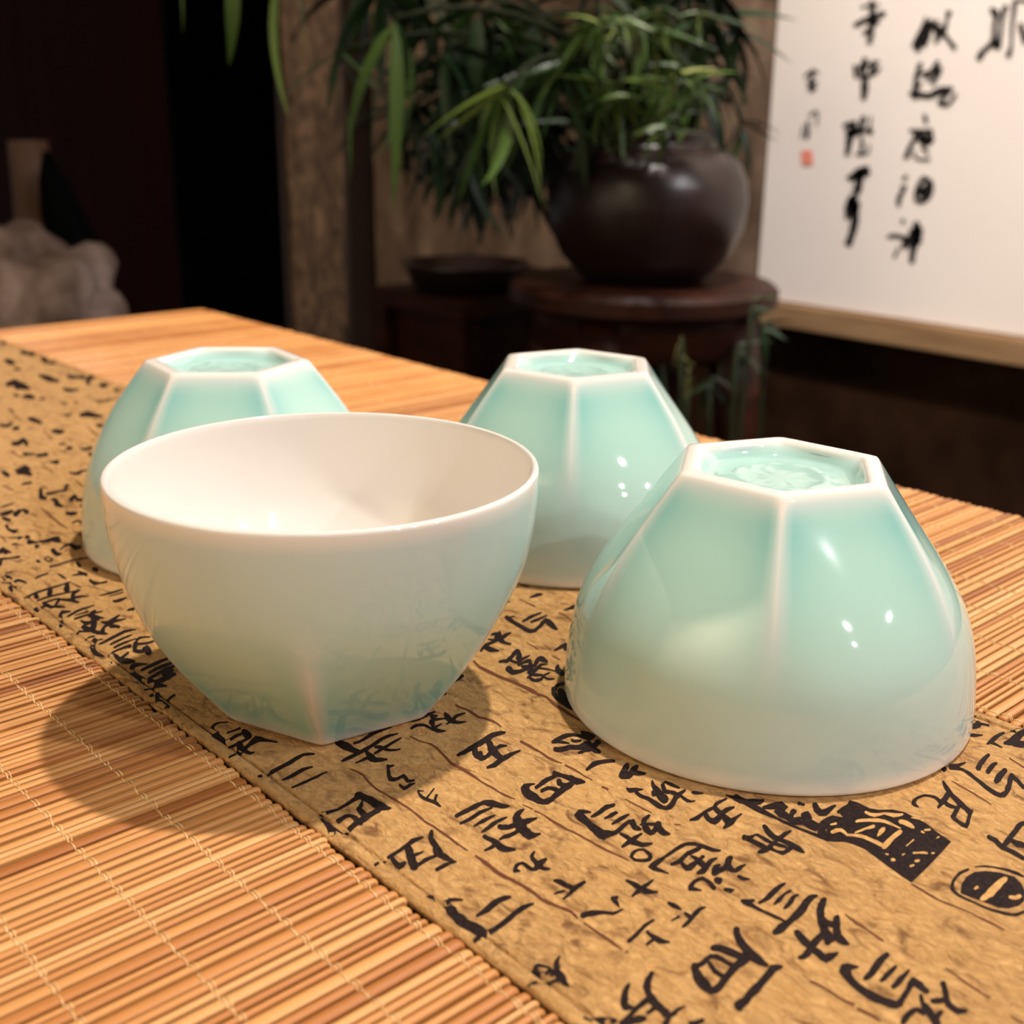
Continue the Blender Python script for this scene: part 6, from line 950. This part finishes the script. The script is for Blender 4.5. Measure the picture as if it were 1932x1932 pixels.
# ------------------------------------------------------------------ calligraphy panel
PAP, nt, b = mat('pale_paper', (.80, .73, .68), .75, .2)
nt.links.new(ramp(nt, noise_n(nt, coords(nt), 4, 4), [(.3, (.80, .72, .67)), (.7, (.84, .76, .71))]), b.inputs['Base Color'])
TAN, nt, b = mat('tan_wood_rail', rough=.5)
nt.links.new(ramp(nt, noise_n(nt, coords(nt, (20, 2, 20)), 4, 4), [(.3, (.22, .125, .06)), (.7, (.34, .205, .105))]), b.inputs['Base Color'])
BRU, nt, b = mat('brush_ink', (.012, .010, .010), .5, .3)
SEA, nt, b = mat('red_seal_ink', (.80, .25, .18), .6, .2)
p = empty('calligraphy_panel', (1.262, .4, .642))
rel3(MB().box(1.2498, 1.262, -.35, .926, .646, 1.75, .002).ob('paper_panel', PAP), p)
rel3(MB().box(1.240, 1.262, -.35, .922, .617, .645, .002).ob('bottom_rail', TAN), p)
rel3(MB().box(1.240, 1.262, -.35, .922, 1.751, 1.779, .002).ob('top_rail', TAN), p)
for t in SCROLL: rel3(ribbons(t, .0006, 'wall').ob('ink_character', BRU), p)
sv = [(1.2490, y / 5000, z / 5000) for y, z in SEAL]
o = rel3(ob('seal_mark', mesh('seal_mark', sv, [(0, 1, 2, 3)], SEA)), p); o['label'] = 'small red square seal'
tag(p, 'white hanging calligraphy panel with brushed black characters and tan bottom rail', 'calligraphy')

# ------------------------------------------------------------------ plant stand, pot, plant
POT, nt, b = mat('brown_black_glazed_clay', rough=.30, spec=.42)
zz = noise_n(nt, coords(nt, (1, 1, 40)), 3, 2)
nt.links.new(ramp(nt, noise_n(nt, coords(nt), 9, 3), [(.3, (.010, .004, .003)), (.7, (.022, .010, .008))]), b.inputs['Base Color']); bump(nt, b, zz, .15, .004)
SOI, nt, b = mat('potting_soil', (.012, .008, .005), .95, .1)
DP = 1.22
pc = at(1213, 528, DP); k = DP / 2298.1 / .97
stz = pc.z
st = empty('plant_stand', (pc.x, pc.y, 0))
R_top = 232 * k
rel3(MB().lathe([(0.001, stz), (R_top, stz), (R_top + .006, stz - .005), (R_top + .006, stz - .018), (R_top - .004, stz - .024), (0.001, stz - .024)], 40, (pc.x, pc.y, 0)).ob('stand_top', RED), st)
rel3(MB().lathe([(R_top - .02, stz - .025), (R_top - .018, stz - .06), (R_top - .03, stz - .07), (R_top - .05, stz - .06), (R_top - .05, stz - .025)], 40, (pc.x, pc.y, 0)).ob('apron', RED, smooth=True), st)
for i in range(4):
    a = .35 + i * PI / 2; pts = []
    for s in np.linspace(0, 1, 9):
        rr = R_top - .035 + .035 * math.sin(s * PI * 1.2) - .02 * s + (.03 * max(0, s - .85) / .15)
        pts.append((pc.x + rr * math.cos(a), pc.y + rr * math.sin(a), (stz - .03) * (1 - s) + .012 * s))
    rel3(MB().tube(pts, [.026, .025, .021, .017, .014, .013, .013, .015, .018], 8).ob('leg', RED, smooth=True), st)
rel3(MB().lathe([(.001, .22), (R_top - .06, .22), (R_top - .06, .205), (.001, .205)], 32, (pc.x, pc.y, 0)).ob('shelf', RED), st)
tag(st, 'round red-brown carved wooden stand carrying the dark glazed pot', 'plant stand')
plant = empty('potted_plant', (pc.x, pc.y, stz))
r0 = 178 * k
prof = [(.001, .0), (.10 / .135 * r0 * .72, .0), (r0 * .62, .003), (r0 * .84, .024), (r0 * .97, .052), (r0, .076), (r0 * .98, .096), (r0 * .90, .113), (r0 * .76, .124), (r0 * .66, .128), (r0 * .64, .133), (r0 * .68, .139), (r0 * .66, .143), (r0 * .60, .142), (r0 * .58, .130), (r0 * .60, .118), (.001, .118)]
rel3(MB().lathe(prof, 48, (pc.x, pc.y, stz)).ob('pot', POT, smooth=True), plant)
rel3(MB().lathe([(.001, .1245), (r0 * .3, .126), (r0 * .585, .122)], 32, (pc.x, pc.y, stz)).ob('soil', SOI, smooth=True), plant)
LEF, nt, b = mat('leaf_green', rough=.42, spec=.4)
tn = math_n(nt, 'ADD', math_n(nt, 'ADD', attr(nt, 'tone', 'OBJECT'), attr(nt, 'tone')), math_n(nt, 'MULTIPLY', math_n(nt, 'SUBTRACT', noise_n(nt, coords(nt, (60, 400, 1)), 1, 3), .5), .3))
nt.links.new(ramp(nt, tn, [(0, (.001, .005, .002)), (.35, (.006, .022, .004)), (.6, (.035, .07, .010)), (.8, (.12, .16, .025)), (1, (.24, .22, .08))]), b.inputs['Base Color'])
STM, nt, b = mat('stem_green_brown', (.012, .015, .006), .7, .1)
def leaf_mesh(bend, wid, k):
    n = 9; v = []; 
    for i in range(n + 1):
        s = i / n; w_ = wid * (math.sin(PI * s ** .62) ** .9) * .5 + .002
        x = math.sin(bend * s) / bend if abs(bend) > .01 else s; z = -(1 - math.cos(bend * s)) / bend if abs(bend) > .01 else 0
        v += [(x, -w_, z + .25 * w_), (x, 0, z), (x, w_, z + .25 * w_)]
    f = []
    for i in range(n):
        a = 3 * i; f += [(a, a + 1, a + 4, a + 3), (a + 1, a + 2, a + 5, a + 4)]
    return mesh('leaf', v, f, LEF, True)
LM = [leaf_mesh(bd, wd, 0) for bd, wd in ((.3, .10), (.7, .12), (1.1, .11), (1.5, .13), (.5, .16), (.2, .08))]
lrng = random.Random(21)
def leaf(base, d, L, tone, mi=None, roll=None):
    d = Vector(d).normalized(); up = Vector((0, 0, 1))
    y = up.cross(d); y = y.normalized() if y.length > .05 else Vector((1, 0, 0))
    z = d.cross(y)
    m = Matrix((d, y, z)).transposed().to_4x4() @ Matrix.Rotation(lrng.uniform(-.9, .9) if roll is None else roll, 4, 'X')
    o = bpy.data.objects.new('leaf', LM[lrng.randrange(len(LM)) if mi is None else mi]); col.objects.link(o)
    m = m @ Matrix.Scale(L, 4); m.translation = base
    o.parent = plant; o.matrix_parent_inverse = Matrix.Translation(-plant.location); o.matrix_basis = m; o['tone'] = tone
    return o
root_pt = Vector((pc.x, pc.y, stz + .122))
def stem(node, r=.0028):
    mid = (root_pt + node) / 2 + Vector((lrng.uniform(-.03, .03), lrng.uniform(-.03, .03), .10))
    b0 = root_pt + Vector((lrng.uniform(-.05, .05), lrng.uniform(-.05, .05), -.002)); pts = []
    for i in range(9):
        s = i / 8; pts.append(b0 * (1 - s) ** 2 + mid * 2 * s * (1 - s) + node * s * s)
    rel3(MB().tube(pts, [r * (1.3 - .6 * i / 8) for i in range(9)], 6).ob('stem', STM, smooth=True), plant)
RTH = Vector((RT.x, RT.y, 0)).normalized()
def cluster(px, py, d, n, Lpx, tone, a0=-150, a1=-30, spread=.35, st_=True, tv=.15):
    nd = at(px, py, d); kk = d / 2298.1
    if st_: stem(nd)
    for i in range(n):
        a = math.radians(a0 + (a1 - a0) * (i + lrng.uniform(.1, .9)) / n)
        dd = RTH * math.cos(a) + Vector((0, 0, 1)) * math.sin(a) + F_H * lrng.uniform(-spread, spread)
        leaf(nd + Vector((lrng.uniform(-.004, .004),) * 3), dd, Lpx * kk * lrng.uniform(.75, 1.15), min(1, max(0, tone + lrng.uniform(-tv, tv))))
#       px   py   d     n  L   tone a0 a1
for c_ in [(958, 165, 1.02, 11, 205, .72, -160, -35), (745, 35, 1.00, 7, 250, .55, -130, -60), (838, 95, 1.08, 9, 190, .22, -180, 0),
           (640, 95, 1.02, 6, 130, .35, -160, 10), (720, -20, 1.1, 8, 190, .40, -150, -20), (905, 20, 1.1, 12, 200, .38, -170, -10),
           (1010, 40, 1.15, 12, 210, .35, -170, -10), (1075, 120, 1.1, 12, 190, .45, -180, 0), (1130, 30, 1.1, 12, 200, .50, -180, 0),
           (1170, 160, 1.08, 13, 120, .66, -200, 20), (1225, 60, 1.1, 13, 150, .62, -200, 20), (1285, 120, 1.12, 12, 130, .50, -200, 20),
           (1330, 30, 1.15, 12, 170, .25, -170, -10), (1340, 170, 1.2, 10, 120, .22, -180, 0), (1250, 200, 1.1, 12, 90, .60, -220, 40),
           (1100, 230, 1.15, 11, 130, .30, -190, 10), (900, 260, 1.12, 10, 170, .18, -150, -20), (820, 230, 1.12, 8, 170, .25, -140, -40),
           (1000, 240, 1.18, 10, 160, .15, -160, -20), (1180, 250, 1.12, 9, 60, .62, -200, 20), (1390, 60, 1.22, 7, 150, .12, -160, -10),
           (1400, 235, 1.25, 6, 100, .25, -120, 10), (790, -30, 1.15, 9, 200, .30, -160, -10), (870, 330, 1.15, 6, 130, .22, -150, -50)]:
    cluster(*c_)
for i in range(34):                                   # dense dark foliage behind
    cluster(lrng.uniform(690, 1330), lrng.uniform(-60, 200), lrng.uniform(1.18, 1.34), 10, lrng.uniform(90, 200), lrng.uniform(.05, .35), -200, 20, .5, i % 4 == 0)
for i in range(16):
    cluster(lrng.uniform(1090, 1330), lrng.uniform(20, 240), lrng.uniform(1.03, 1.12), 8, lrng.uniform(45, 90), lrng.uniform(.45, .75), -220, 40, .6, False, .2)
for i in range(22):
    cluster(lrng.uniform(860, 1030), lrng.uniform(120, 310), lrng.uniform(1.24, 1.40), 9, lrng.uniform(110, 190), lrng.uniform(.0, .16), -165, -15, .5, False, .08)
# long hanging blades at the left of the plant
for px, py, L, tone, ang in ((528, -45, 240, .70, -102), (436, -60, 165, .62, -90), (338, -40, 90, .6, -85), (560, -30, 120, .45, -80), (745, 40, 330, .62, -88), (655, 210, 130, .6, -85), (945, 180, 210, .74, -62)):
    a = math.radians(ang); leaf(at(px, py, .95), RTH * math.cos(a) + Vector((0, 0, math.sin(a))), L * .95 / 2298.1, tone, 4 if L > 150 and px < 700 else 5, .2)
# the 290 leaves that show largest stay single parts, the rest of the foliage is one part
def shown(o):
    d = o.matrix_basis.translation - CAM; z = d.dot(FW)
    u = 966 + 2298 * d.dot(RT) / z; v_ = 966 - 2298 * d.dot(UP) / z
    inside = -60 < u < 1500 and -60 < v_ < 600
    return (1 if inside else .2) * o.matrix_basis.to_scale().x / z ** 3
lv = [o for o in plant.children if o.name.split('.')[0] == 'leaf']; lv.sort(key=shown, reverse=True)
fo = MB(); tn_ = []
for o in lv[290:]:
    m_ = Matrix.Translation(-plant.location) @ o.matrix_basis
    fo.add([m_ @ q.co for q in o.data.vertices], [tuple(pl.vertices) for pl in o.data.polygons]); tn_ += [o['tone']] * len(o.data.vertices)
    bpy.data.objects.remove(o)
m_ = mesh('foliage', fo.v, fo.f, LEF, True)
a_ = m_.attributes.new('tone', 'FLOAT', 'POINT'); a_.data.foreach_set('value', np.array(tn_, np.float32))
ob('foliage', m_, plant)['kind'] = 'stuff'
tag(plant, 'potted bamboo-like plant with long green leaves in a round dark glazed pot', 'plant')

# leafy plant on the floor between the stand and the wall
f0 = at(1345, 800, 1.02)
fern = empty('leafy_floor_plant', (f0.x, f0.y, 0)); keep = plant; plant = fern
rel3(MB().lathe([(.001, 0), (.055, 0), (.075, .10), (.085, .16), (.08, .165), (.072, .15), (.001, .145)], 32, (f0.x, f0.y, 0)).ob('pot', POT, smooth=True), fern)
root_pt = Vector((f0.x, f0.y, .15))
for c_ in [(1420, 575, 1.04, 6, 60, .45, -60, 40), (1440, 610, 1.02, 7, 70, .35, -90, 30), (1285, 640, 1.0, 5, 60, .92, -120, -60), (1300, 700, 1.0, 5, 55, .9, -130, -50), (1340, 720, 1.05, 8, 90, .15, -170, 0), (1390, 660, 1.05, 8, 90, .12, -150, 20), (1250, 690, 1.1, 6, 70, .2, -170, -10)]:
    cluster(*c_)
tag(fern, 'low floor plant with dull tan and dark leaves beside the round stand', 'plant')
plant = keep
# ------------------------------------------------------------------ second low stand with a shallow tray
q = at(880, 545, 1.40)
s2 = empty('low_stand', (q.x, q.y, 0))
k2 = 1.40 / 2298.1
rel3(MB().box(q.x - .075, q.x + .075, q.y - .085, q.y + .085, q.z - .02, q.z, .004).ob('stand_top', RED), s2)
for sx in (-1, 1):
    for sy in (-1, 1):
        rel3(MB().box(q.x + sx * .06 - .012, q.x + sx * .06 + .012, q.y + sy * .07 - .012, q.y + sy * .07 + .012, 0, q.z - .021, .002).ob('leg', RED), s2)
rel3(MB().box(q.x - .055, q.x + .055, q.y - .065, q.y + .065, q.z - .30, q.z - .021, .003).ob('drawer_box', RED), s2)
tag(s2, 'small square red-brown stand left of the round plant stand', 'stand')
tr = MB().lathe([(.001, 0), (.05, 0), (.062, .006), (.070, .026), (.074, .030), (.068, .030), (.060, .010), (.001, .008)], 32, (0, 0, 0)).ob('shallow_bowl', POT, smooth=True, loc=(q.x, q.y, q.z + .0005))
tag(tr, 'shallow dark bowl on the small stand beneath the hanging leaves', 'bowl')

# ------------------------------------------------------------------ rock and stump at far left
RCK, nt, b = mat('grey_beige_rock', rough=.9, spec=.15)
a1 = noise_n(nt, coords(nt), 14, 6, .6)
nt.links.new(ramp(nt, a1, [(.35, (.10, .06, .04)), (.55, (.30, .21, .17)), (.72, (.45, .35, .30))]), b.inputs['Base Color']); bump(nt, b, a1, .5, .01)
def rock(c, rx, ry, rz, seed, name='ornamental_rock'):
    bm = bmesh.new(); bmesh.ops.create_icosphere(bm, subdivisions=4, radius=1)
    for v_ in bm.verts:
        n_ = v_.co.normalized(); h = 1 + .38 * noise.noise(n_ * 1.8 + Vector((seed, 0, 0))) + .16 * noise.noise(n_ * 4.5 + Vector((0, seed, 0)))
        v_.co = Vector((n_.x * rx * h, n_.y * ry * h, max(-rz * .75, n_.z * rz * h)))
    bm.verts.index_update(); m = mesh(name, [v_.co[:] for v_ in bm.verts], [tuple(u.index for u in fc.verts) for fc in bm.faces], RCK, True); bm.free()
    return ob(name, m, None, c)
rc = at(70, 560, 1.35)
pz = rc.z - .085
ped = empty('rock_pedestal', (rc.x, rc.y, 0))
rel3(MB().box(rc.x - .15, rc.x + .28, rc.y - .17, rc.y + .30, pz - .03, pz, .004).ob('pedestal_top', WOOD), ped)
rel3(MB().box(rc.x - .11, rc.x + .24, rc.y - .13, rc.y + .26, 0, pz - .031, .003).ob('pedestal_body', WOOD), ped)
tag(ped, 'dark wooden pedestal beyond the table end, under the pale rock', 'pedestal')
o = rock((rc.x, rc.y, pz + .066), .085, .10, .088, 4.2); tag(o, 'pale grey-beige ornamental rock at the far left, beyond the table end', 'rock')
# tan bamboo section and a dark curved blade standing behind the rock
BCL, nt, b = mat('dull_tan_bark', (.07, .028, .012), .7)
c0 = at(52, 265, 1.60); c1 = at(75, 470, 1.60)
o = MB().tube([c0, (c0 * .6 + c1 * .4), c1, Vector((c1.x, c1.y, pz + .001))], [.024, .025, .028, .030], 14).ob('wood_stump', BCL, smooth=True)
tag(o, 'upright dull tan wooden stump standing behind the pale rock', 'stump')
bl = [(85, 285), (100, 340), (120, 410), (150, 480), (165, 560)]
mb = MB(); P = [at(x, y, 1.53) for x, y in bl]; P.append(Vector((P[-1].x, P[-1].y, pz + .0005))); W = [.003, .018, .028, .032, .028, .02]
vv = []
for p_, w_ in zip(P, W): vv += [p_ - RTH * w_, p_ + F_H * .006, p_ + RTH * w_, p_ - F_H * .006]
ff = []
for i in range(5):
    for j in range(4): ff.append((4 * i + j, 4 * i + (j + 1) % 4, 4 * i + 4 + (j + 1) % 4, 4 * i + 4 + j))
ff += [(0, 1, 2, 3), (23, 22, 21, 20)]
DLF, nt, b = mat('black_green_blade', (.002, .002, .002), .8, .03)
mb.add(vv, ff); o = mb.ob('sansevieria_blade', DLF, smooth=True); tag(o, 'dark pointed upright leaf beside the pale rock', 'leaf')
